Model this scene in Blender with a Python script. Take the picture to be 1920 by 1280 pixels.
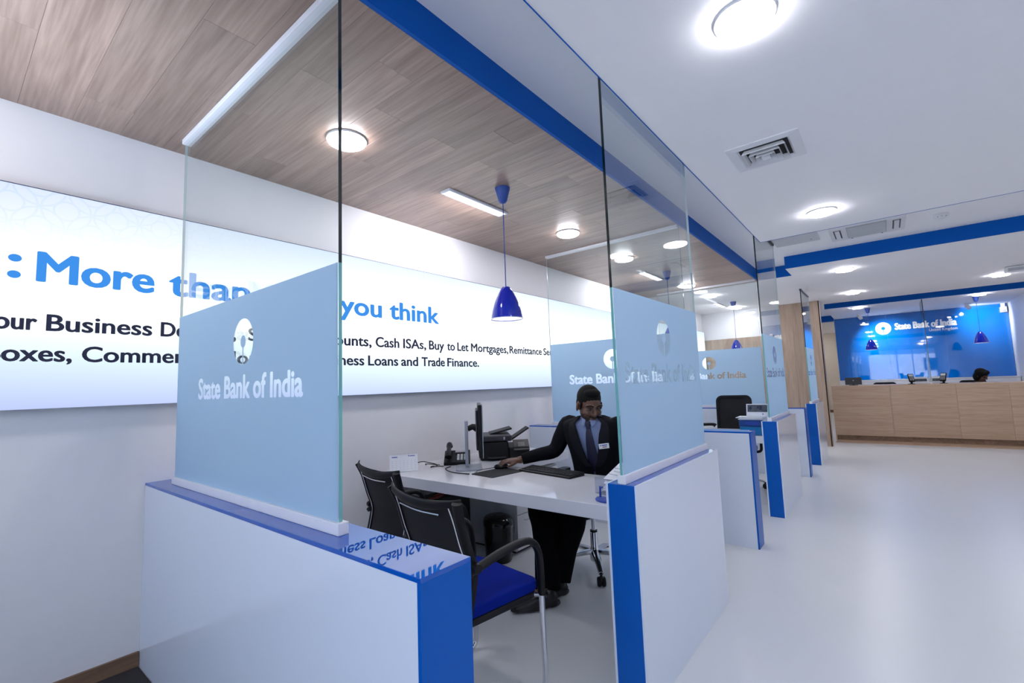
import bpy, bmesh, math, random
from mathutils.geometry import delaunay_2d_cdt
from mathutils import Vector, Matrix, Euler
random.seed(7)
for o in list(bpy.data.objects): bpy.data.objects.remove(o, do_unlink=True)
SC = bpy.context.scene
COL = SC.collection
PI = math.pi

# ------------------------------------------------------------------ camera, world, exposure
cd = bpy.data.cameras.new('camera'); cam = bpy.data.objects.new('camera', cd); COL.objects.link(cam)
cd.sensor_fit = 'HORIZONTAL'; cd.sensor_width = 36.0; cd.lens = 36.0 * 873.5 / 1920.0
cd.clip_start = 0.05; cd.clip_end = 200
yaw, pitch, roll = 0.6727, 0.0938, -0.0363
fw = Vector((-math.sin(yaw)*math.cos(pitch), math.cos(yaw)*math.cos(pitch), math.sin(pitch)))
rt = Vector((math.cos(yaw), math.sin(yaw), 0)); up = rt.cross(fw)
R_ = math.cos(roll)*rt + math.sin(roll)*up; U_ = math.cos(roll)*up - math.sin(roll)*rt
m = Matrix((R_, U_, -fw)).transposed().to_4x4(); m.translation = Vector((2.978, 0, 1.3))
cam.matrix_world = m
SC.camera = cam
wd = bpy.data.worlds.new('world'); SC.world = wd; wd.use_nodes = True
wd.node_tree.nodes['Background'].inputs[0].default_value = (0.62, 0.78, 1.15, 1)
wd.node_tree.nodes['Background'].inputs[1].default_value = 1.4
sl = bpy.data.lights.new('sun', 'SUN'); sl.energy = 19.0; sl.angle = 0.01; sl.color = (0.88, 0.93, 1.0)     # daylight in the street, behind the building
so = bpy.data.objects.new('sun', sl); COL.objects.link(so); so.location = (2.5, 4, 12)
so.rotation_euler = Vector((0.18, -0.72, -0.66)).to_track_quat('-Z', 'Y').to_euler()
SC.view_settings.view_transform = 'Standard'; SC.view_settings.look = 'None'
SC.view_settings.gamma = 1; SC.view_settings.use_curve_mapping = False
SC.view_settings.exposure = 0.0
LAMP = 74.0          # radiance of the downlight lenses
UPLIGHT = 125.0      # watts of the added floor uplighter
WASH = 9.0          # watts of the wall-washing linear lights
LAMPCOL = (0.95, 0.93, 1.0)

# ------------------------------------------------------------------ materials
def new_mat(name):
    m = bpy.data.materials.new(name); m.use_nodes = True
    nt = m.node_tree; nt.nodes.clear()
    out = nt.nodes.new('ShaderNodeOutputMaterial')
    return m, nt, out
def pbr(name, col, rough=0.5, metal=0.0, var=0.06, scale=12.0, coat=0.0, bump=0.0, bscale=200.0, spec=0.5, sheen=0.0, rvar=0.05):
    """principled surface whose colour and gloss wander slightly with a noise texture"""
    m, nt, out = new_mat(name); N = nt.nodes; L = nt.links
    p = N.new('ShaderNodeBsdfPrincipled'); L.new(p.outputs[0], out.inputs[0])
    tc = N.new('ShaderNodeTexCoord'); no = N.new('ShaderNodeTexNoise'); no.inputs['Scale'].default_value = scale
    no.inputs['Detail'].default_value = 3
    L.new(tc.outputs['Object'], no.inputs['Vector'])
    mx = N.new('ShaderNodeMix'); mx.data_type = 'RGBA'
    a = [max(0, c*(1-var)) for c in col]; b = [min(1, c*(1+var)) for c in col]
    mx.inputs[6].default_value = (*a, 1); mx.inputs[7].default_value = (*b, 1)
    L.new(no.outputs[0], mx.inputs[0]); L.new(mx.outputs[2], p.inputs['Base Color'])
    mr = N.new('ShaderNodeMapRange'); mr.inputs['To Min'].default_value = max(0, rough-rvar*rough); mr.inputs['To Max'].default_value = min(1, rough+rvar*rough)
    L.new(no.outputs[0], mr.inputs['Value']); L.new(mr.outputs[0], p.inputs['Roughness'])
    p.inputs['Metallic'].default_value = metal
    p.inputs['Coat Weight'].default_value = coat; p.inputs['Coat Roughness'].default_value = 0.02
    p.inputs['Specular IOR Level'].default_value = spec
    p.inputs['Sheen Weight'].default_value = sheen
    if bump:
        n2 = N.new('ShaderNodeTexNoise'); n2.inputs['Scale'].default_value = bscale
        L.new(tc.outputs['Object'], n2.inputs['Vector'])
        bp = N.new('ShaderNodeBump'); bp.inputs['Strength'].default_value = bump; bp.inputs['Distance'].default_value = 0.002
        L.new(n2.outputs[0], bp.inputs['Height']); L.new(bp.outputs[0], p.inputs['Normal'])
    return m
def emit(name, col, s):
    m, nt, out = new_mat(name)
    e = nt.nodes.new('ShaderNodeEmission'); e.inputs[0].default_value = (*col, 1); e.inputs[1].default_value = s
    nt.links.new(e.outputs[0], out.inputs[0]); return m
def thin_glass(name, tint=(0.955, 0.98, 0.978), rough=0.0):
    m, nt, out = new_mat(name); N = nt.nodes; L = nt.links
    tr = N.new('ShaderNodeBsdfTransparent'); tr.inputs[0].default_value = (*tint, 1)
    gl = N.new('ShaderNodeBsdfGlossy'); gl.inputs['Roughness'].default_value = rough
    ge = N.new('ShaderNodeNewGeometry'); mr = N.new('ShaderNodeMapRange')
    mr.inputs['To Min'].default_value = 1.5; mr.inputs['To Max'].default_value = 1/1.5
    L.new(ge.outputs['Backfacing'], mr.inputs['Value'])
    fr = N.new('ShaderNodeFresnel'); L.new(mr.outputs[0], fr.inputs['IOR'])
    mx = N.new('ShaderNodeMixShader'); L.new(fr.outputs[0], mx.inputs[0]); L.new(tr.outputs[0], mx.inputs[1]); L.new(gl.outputs[0], mx.inputs[2])
    L.new(mx.outputs[0], out.inputs[0]); return m
def frosted(name, col=(0.48, 0.665, 0.87)):
    m, nt, out = new_mat(name); N = nt.nodes; L = nt.links
    tl = N.new('ShaderNodeBsdfTranslucent'); tl.inputs[0].default_value = (*col, 1)
    df = N.new('ShaderNodeBsdfDiffuse')
    tc = N.new('ShaderNodeTexCoord'); no = N.new('ShaderNodeTexNoise'); no.inputs['Scale'].default_value = 300
    L.new(tc.outputs['Object'], no.inputs['Vector'])
    mr = N.new('ShaderNodeMix'); mr.data_type = 'RGBA'
    mr.inputs[6].default_value = (*[c*0.97 for c in col], 1); mr.inputs[7].default_value = (*[min(1, c*1.03) for c in col], 1)
    L.new(no.outputs[0], mr.inputs[0]); L.new(mr.outputs[2], df.inputs[0])
    mx = N.new('ShaderNodeMixShader'); mx.inputs[0].default_value = 0.45
    L.new(tl.outputs[0], mx.inputs[1]); L.new(df.outputs[0], mx.inputs[2]); L.new(mx.outputs[0], out.inputs[0]); return m
def wood(name, c1, c2, axis='x', rough=0.4, freq=18.0, rnd=0.25, stretch=0.06, spec=0.5):
    m, nt, out = new_mat(name); N = nt.nodes; L = nt.links
    p = N.new('ShaderNodeBsdfPrincipled'); L.new(p.outputs[0], out.inputs[0])
    tc = N.new('ShaderNodeTexCoord'); oi = N.new('ShaderNodeObjectInfo')
    ad = N.new('ShaderNodeVectorMath'); ad.operation = 'MULTIPLY_ADD'
    ad.inputs[1].default_value = (37, 53, 71)
    cx = N.new('ShaderNodeCombineXYZ')
    for i in range(3): L.new(oi.outputs['Random'], cx.inputs[i])
    L.new(cx.outputs[0], ad.inputs[0]); L.new(tc.outputs['Object'], ad.inputs[2])
    mp = N.new('ShaderNodeMapping'); L.new(ad.outputs[0], mp.inputs[0])
    s = [1.0, 1.0, 1.0]; s['xyz'.index(axis)] = stretch; mp.inputs['Scale'].default_value = s
    n1 = N.new('ShaderNodeTexNoise'); n1.inputs['Scale'].default_value = freq; n1.inputs['Detail'].default_value = 6; n1.inputs['Distortion'].default_value = 1.2
    n2 = N.new('ShaderNodeTexNoise'); n2.inputs['Scale'].default_value = freq*6; n2.inputs['Detail'].default_value = 4
    L.new(mp.outputs[0], n1.inputs['Vector']); L.new(mp.outputs[0], n2.inputs['Vector'])
    m1 = N.new('ShaderNodeMath'); m1.operation = 'MULTIPLY_ADD'; m1.inputs[1].default_value = 0.5
    L.new(n2.outputs[0], m1.inputs[0])
    m2 = N.new('ShaderNodeMath'); m2.operation = 'MULTIPLY'; m2.inputs[1].default_value = 0.5; L.new(n1.outputs[0], m2.inputs[0])
    L.new(m2.outputs[0], m1.inputs[2])
    rp = N.new('ShaderNodeValToRGB'); rp.color_ramp.elements[0].position = 0.36; rp.color_ramp.elements[1].position = 0.62
    rp.color_ramp.elements[0].color = (*c1, 1); rp.color_ramp.elements[1].color = (*c2, 1)
    L.new(m1.outputs[0], rp.inputs[0])
    hs = N.new('ShaderNodeHueSaturation'); L.new(rp.outputs[0], hs.inputs['Color'])
    mr = N.new('ShaderNodeMapRange'); mr.inputs['To Min'].default_value = 1-rnd; mr.inputs['To Max'].default_value = 1+rnd
    L.new(oi.outputs['Random'], mr.inputs['Value']); L.new(mr.outputs[0], hs.inputs['Value'])
    L.new(hs.outputs[0], p.inputs['Base Color'])
    p.inputs['Roughness'].default_value = rough; p.inputs['Specular IOR Level'].default_value = spec
    bp = N.new('ShaderNodeBump'); bp.inputs['Strength'].default_value = 0.15; bp.inputs['Distance'].default_value = 0.001
    L.new(n2.outputs[0], bp.inputs['Height']); L.new(bp.outputs[0], p.inputs['Normal'])
    return m
def lightbox_mat():
    """backlit printed panel: white middle, pale blue towards its rim, faint ring pattern"""
    m, nt, out = new_mat('backlit_print'); N = nt.nodes; L = nt.links
    e = N.new('ShaderNodeEmission'); L.new(e.outputs[0], out.inputs[0])
    tc = N.new('ShaderNodeTexCoord'); sp = N.new('ShaderNodeSeparateXYZ'); L.new(tc.outputs['Generated'], sp.inputs[0])
    # vertical profile
    rv = N.new('ShaderNodeValToRGB'); cr = rv.color_ramp
    cr.elements[0].position = 0.0; cr.elements[0].color = (0.40, 0.47, 0.72, 1)
    cr.elements[1].position = 1.0; cr.elements[1].color = (0.56, 0.63, 0.75, 1)
    a = cr.elements.new(0.22); a.color = (0.58, 0.70, 0.78, 1)
    b = cr.elements.new(0.5); b.color = (0.97, 1.0, 1.0, 1)
    L.new(sp.outputs[2], rv.inputs[0])
    # faint interlocking rings (fish-scale print)
    mp = N.new('ShaderNodeMapping'); L.new(tc.outputs['Object'], mp.inputs[0]); mp.inputs['Scale'].default_value = (0, 5.5, 5.5)
    rings = None
    for off in ((0, 0), (0.5, 0.5)):
        ad = N.new('ShaderNodeVectorMath'); ad.operation = 'ADD'; ad.inputs[1].default_value = (0, off[0], off[1]); L.new(mp.outputs[0], ad.inputs[0])
        fr = N.new('ShaderNodeVectorMath'); fr.operation = 'FRACTION'; L.new(ad.outputs[0], fr.inputs[0])
        sb = N.new('ShaderNodeVectorMath'); sb.operation = 'SUBTRACT'; sb.inputs[1].default_value = (0, 0.5, 0.5); L.new(fr.outputs[0], sb.inputs[0])
        ln = N.new('ShaderNodeVectorMath'); ln.operation = 'LENGTH'; L.new(sb.outputs[0], ln.inputs[0])
        for rad in (0.47, 0.24):
            cp = N.new('ShaderNodeMath'); cp.operation = 'COMPARE'; cp.inputs[1].default_value = rad; cp.inputs[2].default_value = 0.022
            L.new(ln.outputs['Value'], cp.inputs[0])
            if rings is None: rings = cp
            else:
                mm = N.new('ShaderNodeMath'); mm.operation = 'MAXIMUM'; L.new(rings.outputs[0], mm.inputs[0]); L.new(cp.outputs[0], mm.inputs[1]); rings = mm
    # rings only on the upper part of the print
    rz = N.new('ShaderNodeMapRange'); rz.inputs['From Min'].default_value = 0.72; rz.inputs['From Max'].default_value = 1.0
    rz.inputs['To Min'].default_value = 0; rz.inputs['To Max'].default_value = 0.75; L.new(sp.outputs[2], rz.inputs['Value'])
    ry = N.new('ShaderNodeMapRange'); ry.inputs['From Min'].default_value = 0.0; ry.inputs['From Max'].default_value = 0.26
    ry.inputs['To Min'].default_value = 1; ry.inputs['To Max'].default_value = 0; L.new(sp.outputs[1], ry.inputs['Value'])
    f1 = N.new('ShaderNodeMath'); f1.operation = 'MULTIPLY'; L.new(rings.outputs[0], f1.inputs[0]); L.new(rz.outputs[0], f1.inputs[1])
    f2 = N.new('ShaderNodeMath'); f2.operation = 'MULTIPLY'; L.new(f1.outputs[0], f2.inputs[0]); L.new(ry.outputs[0], f2.inputs[1])
    mx = N.new('ShaderNodeMix'); mx.data_type = 'RGBA'; L.new(f2.outputs[0], mx.inputs[0]); L.new(rv.outputs[0], mx.inputs[6]); mx.inputs[7].default_value = (0.36, 0.50, 0.80, 1)
    # tubes behind the print are brightest towards the middle of the run
    rs = N.new('ShaderNodeValToRGB'); c2 = rs.color_ramp
    c2.elements[0].position = 0.10; c2.elements[0].color = (0.80, 0.80, 0.80, 1); c2.elements[1].position = 0.34; c2.elements[1].color = (1, 1, 1, 1)
    L.new(sp.outputs[1], rs.inputs[0])
    st = N.new('ShaderNodeMath'); st.operation = 'MULTIPLY'; st.inputs[1].default_value = LIGHTBOX; L.new(rs.outputs[0], st.inputs[0]); L.new(st.outputs[0], e.inputs[1])
    L.new(mx.outputs[2], e.inputs[0])
    return m
LIGHTBOX = 1.6
M = {}
M['wall'] = pbr('white_wall_paint', (0.80, 0.79, 0.80), 0.6, var=0.02, bump=0.05)
M['ceil'] = pbr('white_ceiling_paint', (0.92, 0.91, 0.92), 0.7, var=0.015, bump=0.04)
M['beige'] = pbr('cream_wall_paint', (0.76, 0.69, 0.58), 0.7, var=0.02)
M['floor'] = pbr('pale_resin_floor', (0.71, 0.73, 0.75), 0.30, var=0.02, scale=1.5, rvar=0.04)
M['carpet'] = pbr('dark_carpet', (0.035, 0.030, 0.032), 0.95, var=0.4, scale=120, bump=0.6, bscale=400)
M['wglass'] = pbr('white_back_painted_glass', (0.68, 0.745, 0.86), 0.10, var=0.015, scale=3, spec=0.6)
M['bglass'] = pbr('blue_back_painted_glass', (0.0, 0.085, 0.46), 0.015, var=0.03, scale=3, spec=0.7)
M['bmatt'] = pbr('blue_painted_board', (0.0, 0.098, 0.44), 0.5, var=0.03, scale=3, spec=0.12)
M['bend'] = pbr('blue_satin_end_panel', (0.0, 0.092, 0.43), 0.3, var=0.02, scale=3, spec=0.2)
M['bwall'] = pbr('blue_glass_wall_panel', (0.0, 0.13, 0.50), 0.03, var=0.05, scale=2, spec=1.0)
M['glass'] = thin_glass('clear_screen_glass')
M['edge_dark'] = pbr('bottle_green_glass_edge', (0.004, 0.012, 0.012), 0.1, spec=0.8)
M['edge_film_lit'] = pbr('film_lit_glass_edge', (0.16, 0.42, 0.42), 0.2)  # teal paints in the light the film scatters into the edge
M['frost'] = frosted('frosted_film')
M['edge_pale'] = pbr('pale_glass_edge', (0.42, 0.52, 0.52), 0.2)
M['alu'] = pbr('white_aluminium_channel', (0.78, 0.78, 0.82), 0.35, metal=0.0)
M['lamp'] = emit('downlight_lens', LAMPCOL, LAMP)
M['strip'] = emit('linear_light_diffuser', (0.92, 0.96, 1.0), 9.0)
M['bulb'] = emit('pendant_bulb', (1.0, 0.96, 0.9), 18.0)
M['lightbox'] = lightbox_mat()
M['head_ink'] = emit('backlit_sky_blue_ink', (0.055, 0.30, 0.86), 1.0)
M['dark_ink'] = pbr('navy_ink', (0.012, 0.014, 0.05), 0.5)
M['plank'] = wood('oak_plank', (0.255, 0.165, 0.125), (0.405, 0.282, 0.222), 'x', 0.32, 12, 0.17, 0.05, 0.7)
M['oak_h'] = wood('oak_counter_board', (0.46, 0.30, 0.20), (0.58, 0.42, 0.29), 'x', 0.45, 16, 0.05, 0.05)
M['oak_v'] = wood('oak_wall_board', (0.30, 0.21, 0.15), (0.42, 0.31, 0.23), 'z', 0.5, 14, 0.06, 0.05)
M['oak_b'] = wood('oak_skirting', (0.16, 0.09, 0.05), (0.25, 0.15, 0.09), 'y', 0.5, 14, 0.06, 0.05)
M['rim'] = pbr('dark_blue_sign_rim', (0.05, 0.06, 0.14), 0.4)
M['lcd'] = pbr('dim_lcd', (0.10, 0.105, 0.11), 0.3)
M['white'] = pbr('white_plastic', (0.78, 0.78, 0.80), 0.35)
M['gray'] = pbr('grey_plastic', (0.42, 0.43, 0.46), 0.45)
M['lgray'] = pbr('pale_grey_metal', (0.62, 0.64, 0.66), 0.45)
M['silver'] = pbr('silver_plastic', (0.36, 0.38, 0.44), 0.35, metal=0.3)
M['black'] = pbr('black_plastic', (0.005, 0.005, 0.006), 0.42, spec=0.25)
M['blackg'] = pbr('gloss_black_plastic', (0.006, 0.006, 0.007), 0.12)
M['blackm'] = pbr('black_mesh_fabric', (0.007, 0.007, 0.010), 0.8, var=0.5, scale=500, bump=0.5, bscale=700)
M['dkgray'] = pbr('dark_grey_plastic', (0.022, 0.022, 0.026), 0.4)
M['chrome'] = pbr('polished_chrome', (0.72, 0.73, 0.76), 0.12, metal=1.0)
M['seatblue'] = pbr('royal_blue_seat_fabric', (0.001, 0.012, 0.20), 0.9, var=0.2, scale=200, bump=0.4, bscale=600, spec=0.1)
M['pend'] = pbr('cobalt_blue_gloss_glass', (0.003, 0.018, 0.42), 0.06, coat=0.4)
M['pendw'] = pbr('white_enamel_inside_shade', (0.85, 0.85, 0.85), 0.4)
M['cordblue'] = pbr('blue_cord', (0.02, 0.06, 0.30), 0.5)
M['desk'] = pbr('white_gloss_desk', (0.78, 0.78, 0.82), 0.06, var=0.01, spec=0.6)
M['paper'] = pbr('white_paper', (0.82, 0.83, 0.88), 0.7)
M['suit'] = pbr('near_black_suit_cloth', (0.0035, 0.0035, 0.0065), 0.85, var=0.25, scale=300, bump=0.2, bscale=600, spec=0.15)
M['suit2'] = pbr('black_lapel_cloth', (0.0055, 0.0055, 0.010), 0.7, var=0.25, scale=300, spec=0.2)
M['trouser'] = pbr('black_trouser_cloth', (0.002, 0.002, 0.003), 0.9, var=0.25, scale=300, spec=0.1)
M['shirt'] = pbr('pale_blue_shirt_cotton', (0.17, 0.22, 0.38), 0.8, var=0.08, scale=80)
M['tie'] = pbr('navy_silk_tie', (0.004, 0.004, 0.028), 0.5, var=0.2, scale=150)
M['skin'] = pbr('brown_skin', (0.13, 0.06, 0.038), 0.5, var=0.12, scale=30)
M['stub'] = pbr('stubble_skin', (0.024, 0.013, 0.010), 0.7, var=0.25, scale=250)
M['hair'] = pbr('black_hair', (0.003, 0.0025, 0.0025), 0.75, var=0.4, scale=200, bump=0.5, bscale=300, spec=0.2)
M['eyew'] = pbr('eye_white', (0.05, 0.04, 0.038), 0.3)
M['iris'] = pbr('dark_iris', (0.01, 0.006, 0.005), 0.2)
M['shoe'] = pbr('black_shoe_leather', (0.006, 0.006, 0.007), 0.25)
M['screen'] = emit('small_lit_display', (0.10, 0.14, 0.20), 1.0)
M['red'] = pbr('dull_red_cable', (0.20, 0.02, 0.015), 0.5)
M['blueink'] = pbr('blue_ink', (0.01, 0.05, 0.35), 0.5)
M['cyan'] = pbr('cyan_blue_plastic', (0.0, 0.16, 0.42), 0.25)
M['dkblue'] = pbr('deep_blue_card', (0.0, 0.045, 0.22), 0.4)
M['clearp'] = thin_glass('clear_acrylic', (0.90, 0.92, 0.97), 0.05)
M['pic'] = pbr('dark_photo_print', (0.06, 0.075, 0.10), 0.4, var=0.9, scale=25)
M['logo'] = pbr('white_sign_acrylic', (0.85, 0.86, 0.88), 0.3)
M['dark'] = pbr('dark_duct_void', (0.01, 0.01, 0.012), 0.8)
M['pave'] = pbr('pale_street_paving', (0.55, 0.55, 0.58), 0.8)

# ------------------------------------------------------------------ mesh helpers
def box(bm, x0, x1, y0, y1, z0, z1, mi=0):
    v = [bm.verts.new(p) for p in ((x0,y0,z0),(x1,y0,z0),(x1,y1,z0),(x0,y1,z0),(x0,y0,z1),(x1,y0,z1),(x1,y1,z1),(x0,y1,z1))]
    fs = []
    for idx in ((0,3,2,1),(4,5,6,7),(0,1,5,4),(2,3,7,6),(1,2,6,5),(3,0,4,7)):
        f = bm.faces.new([v[i] for i in idx]); f.material_index = mi; fs.append(f)
    return v, fs     # faces: bottom, top, -y, +y, +x, -x
def obox(bm, mat, sx, sy, sz, mi=0):
    v, fs = box(bm, -sx/2, sx/2, -sy/2, sy/2, -sz/2, sz/2, mi)
    for q in v: q.co = mat @ q.co
    return v
def frame_of(d, hint=Vector((0,0,1))):
    d = d.normalized()
    if abs(d.dot(hint)) > 0.98: hint = Vector((1,0,0))
    a = hint.cross(d).normalized(); b = d.cross(a)
    return a, b
def catmull(pts, n=6):
    P = [Vector(p) for p in pts]; out = []
    for i in range(len(P)-1):
        p0 = P[max(i-1,0)]; p1 = P[i]; p2 = P[i+1]; p3 = P[min(i+2,len(P)-1)]
        for k in range(n):
            t = k/n
            out.append(0.5*((2*p1)+(p2-p0)*t+(2*p0-5*p1+4*p2-p3)*t*t+(3*p1-p0-3*p2+p3)*t**3))
    out.append(P[-1]); return out
def tube(bm, pts, r, seg=10, smooth=0, mi=0, flat=1.0, hint=Vector((0,0,1))):
    """round or flattened tube through pts; r a number or one radius per point"""
    rs = list(r) if isinstance(r, (list, tuple)) else [r]*len(pts)
    if smooth:
        q = catmull(pts, smooth); n = len(pts)-1
        rr = []
        for i in range(len(q)):
            t = i/smooth; k = min(int(t), n-1); f = t-k
            rr.append(rs[k]*(1-f)+rs[k+1]*f)
        pts, rs = q, rr
    P = [Vector(p) for p in pts]; rings = []; a = b = None
    for i, p in enumerate(P):
        d = (P[min(i+1,len(P)-1)]-P[max(i-1,0)]).normalized()
        if a is None: a, b = frame_of(d, hint)
        else:
            a = (a-d*a.dot(d)).normalized(); b = d.cross(a)
        rings.append([bm.verts.new(p+(a*math.cos(2*PI*k/seg)+b*math.sin(2*PI*k/seg)*flat)*rs[i]) for k in range(seg)])
    for i in range(len(rings)-1):
        for k in range(seg):
            f = bm.faces.new((rings[i][k], rings[i][(k+1)%seg], rings[i+1][(k+1)%seg], rings[i+1][k])); f.material_index = mi
    f = bm.faces.new(rings[0][::-1]); f.material_index = mi
    f = bm.faces.new(rings[-1]); f.material_index = mi
def lathe(bm, prof, seg=24, mi=0, c=(0,0,0), sx=1.0, sy=1.0, cap=True):
    """profile of (radius, z) turned about z"""
    rings = []
    for r, z in prof:
        rings.append([bm.verts.new((c[0]+r*math.cos(2*PI*k/seg)*sx, c[1]+r*math.sin(2*PI*k/seg)*sy, c[2]+z)) for k in range(seg)])
    for i in range(len(rings)-1):
        for k in range(seg):
            f = bm.faces.new((rings[i][k], rings[i][(k+1)%seg], rings[i+1][(k+1)%seg], rings[i+1][k])); f.material_index = mi
    if cap:
        f = bm.faces.new(rings[0][::-1]); f.material_index = mi
        f = bm.faces.new(rings[-1]); f.material_index = mi
def ell(bm, c, r, rot=None, seg=20, rings=12):
    res = bmesh.ops.create_uvsphere(bm, u_segments=seg, v_segments=rings, radius=1.0)
    mt = Matrix.Translation(Vector(c)) @ (rot.to_4x4() if rot is not None else Matrix.Identity(4)) @ Matrix.Diagonal((*r, 1))
    for v in res['verts']: v.co = mt @ v.co
def prism(bm, poly, lo, hi, axis='z', mi=0):
    """extrude a 2-D outline along an axis"""
    def pt(a, b, h):
        return {'z': (a, b, h), 'x': (h, a, b), 'y': (a, h, b)}[axis]
    A = [bm.verts.new(pt(a, b, lo)) for a, b in poly]; B = [bm.verts.new(pt(a, b, hi)) for a, b in poly]
    n = len(poly)
    fs = [bm.faces.new(A[::-1]), bm.faces.new(B)]
    for i in range(n): fs.append(bm.faces.new((A[i], A[(i+1)%n], B[(i+1)%n], B[i])))
    for f in fs: f.material_index = mi
def rrect(w, h, r, n=5, cx=0, cy=0):
    out = []
    for (sx, sy, a0) in ((1,1,0),(-1,1,PI/2),(-1,-1,PI),(1,-1,1.5*PI)):
        for k in range(n+1):
            a = a0+PI/2*k/n
            out.append((cx+sx*(w/2-r)+r*math.cos(a), cy+sy*(h/2-r)+r*math.sin(a)))
    return out
def link_mesh(name, me, mats, parent=None, smooth=False):
    o = bpy.data.objects.new(name, me); COL.objects.link(o)
    for mt in (mats if isinstance(mats, (list, tuple)) else [mats]): me.materials.append(M[mt] if isinstance(mt, str) else mt)
    if parent is not None: o.parent = parent
    if smooth:
        me.polygons.foreach_set('use_smooth', [True]*len(me.polygons))
    return o
def obj(name, bm, mats, parent=None, smooth=False, bevel=0.0, seg=2, auto=None):
    bmesh.ops.recalc_face_normals(bm, faces=bm.faces)
    if bevel:
        ed = [e for e in bm.edges if len(e.link_faces) == 2 and e.calc_face_angle(0) > 0.5]
        bmesh.ops.bevel(bm, geom=ed, offset=bevel, segments=seg, affect='EDGES', profile=0.5, clamp_overlap=True)
    me = bpy.data.meshes.new(name); bm.to_mesh(me); bm.free()
    o = link_mesh(name, me, mats, parent, smooth)
    if smooth:
        try: me.set_sharp_from_angle(angle=math.radians(auto or 40))
        except Exception: pass
    return o
def B(): return bmesh.new()
def tag(o, label=None, cat=None, group=None, kind=None):
    if label: o['label'] = label
    if cat: o['category'] = cat
    if group: o['group'] = group
    if kind: o['kind'] = kind
    return o
def thing(name, label, cat, loc=(0,0,0), rotz=0.0, group=None):
    o = bpy.data.objects.new(name, None); COL.objects.link(o); o.empty_display_size = 0.1
    o.location = loc; o.rotation_euler = (0, 0, rotz)
    return tag(o, label, cat, group)
def struct(name, bm, mats, label=None, parent=None, bevel=0.0):
    o = obj(name, bm, mats, parent, bevel=bevel)
    if parent is None: o['kind'] = 'structure'
    if label: o['label'] = label
    return o
def dup(root, loc, rotz=None, label=None, group=None):
    r = root.copy(); COL.objects.link(r); r.location = loc
    if rotz is not None: r.rotation_euler = (0, 0, rotz)
    if label: r['label'] = label
    if group: r['group'] = group
    for ch in list(root.children):
        c = ch.copy(); COL.objects.link(c); c.parent = r
        for g in list(ch.children):
            d = g.copy(); COL.objects.link(d); d.parent = c
    return r
def bake(tmp):
    dg = bpy.context.evaluated_depsgraph_get(); dg.update()
    me = bpy.data.meshes.new_from_object(tmp.evaluated_get(dg)); bpy.data.objects.remove(tmp, do_unlink=True); return me
def blob(name, bm, mats, parent=None, voxel=0.006, smooth=4):
    """fuse overlapping closed shapes into one continuous skin"""
    bmesh.ops.recalc_face_normals(bm, faces=bm.faces)
    me = bpy.data.meshes.new(name); bm.to_mesh(me); bm.free()
    t = bpy.data.objects.new('tmp', me); COL.objects.link(t)
    r = t.modifiers.new('r', 'REMESH'); r.mode = 'VOXEL'; r.voxel_size = voxel; r.use_smooth_shade = True
    s = t.modifiers.new('s', 'SMOOTH'); s.iterations = smooth; s.factor = 0.5
    out = bake(t); bpy.data.meshes.remove(me); out.name = name
    return link_mesh(name, out, mats, parent, True)
def text_mesh(s, bold=0.0, space=1.0):
    c = bpy.data.curves.new('t', 'FONT'); c.body = s; c.size = 1.0; c.offset = bold; c.space_character = space; c.resolution_u = 4
    t = bpy.data.objects.new('tmp', c); COL.objects.link(t); me = bake(t); bpy.data.curves.remove(c); return me
def text_polys(s, bold=0.0, space=1.0):
    """outlines of a line of text as closed 2-D loops"""
    me = text_mesh(s, bold, space); bm = bmesh.new(); bm.from_mesh(me); bpy.data.meshes.remove(me)
    bmesh.ops.remove_doubles(bm, verts=bm.verts, dist=1e-5)
    be = [e for e in bm.edges if len(e.link_faces) == 1]; nxt = {}
    for e in be: nxt.setdefault(e.verts[0], []).append(e); nxt.setdefault(e.verts[1], []).append(e)
    used = set(); loops = []
    for e in be:
        if e in used: continue
        lp = []; cur = e; v = e.verts[0]
        while cur not in used:
            used.add(cur); lp.append((v.co.x, v.co.y)); v = cur.other_vert(v)
            c = [q for q in nxt[v] if q not in used]
            if not c: break
            cur = c[0]
        if len(lp) > 2: loops.append(lp)
    bm.free(); return loops
def bold_text(words, base, cap, w, plane, at, thick):
    """one word or more as a thin raised print; strokes thickened by w with shifted copies"""
    bm = bmesh.new()
    for s, a, b_ in words:
        me0 = text_mesh(s); xs = [v.co.x for v in me0.vertices]; lo, hi = min(xs), max(xs)
        k = (b_-a-2*w)/(hi-lo); sh = [(0, 0)]+[(w*math.cos(q*PI/8), w*math.sin(q*PI/8)*0.6) for q in range(16)]
        for i, (dx, dy) in enumerate(sh if w else sh[:1]):
            me = me0.copy()
            for v in me.vertices: v.co = (a+w+(v.co.x-lo)*k+dx, base+v.co.y*cap/CAP+dy, 0)
            l = lay(me, plane, at+(0.00012*i if plane == 'x' else -0.00012*i), 0); t_ = bpy.data.meshes.new('t'); l.to_mesh(t_); l.free(); bm.from_mesh(t_); bpy.data.meshes.remove(t_)
        bpy.data.meshes.remove(me0)
    return bm
def fit_lines(loops, x0, x1, base, cap, capref):
    xs = [p[0] for l in loops for p in l]; a, b = min(xs), max(xs)
    return [[(x0+(p[0]-a)*(x1-x0)/(b-a), base+p[1]*cap/capref) for p in l] for l in loops]
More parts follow.
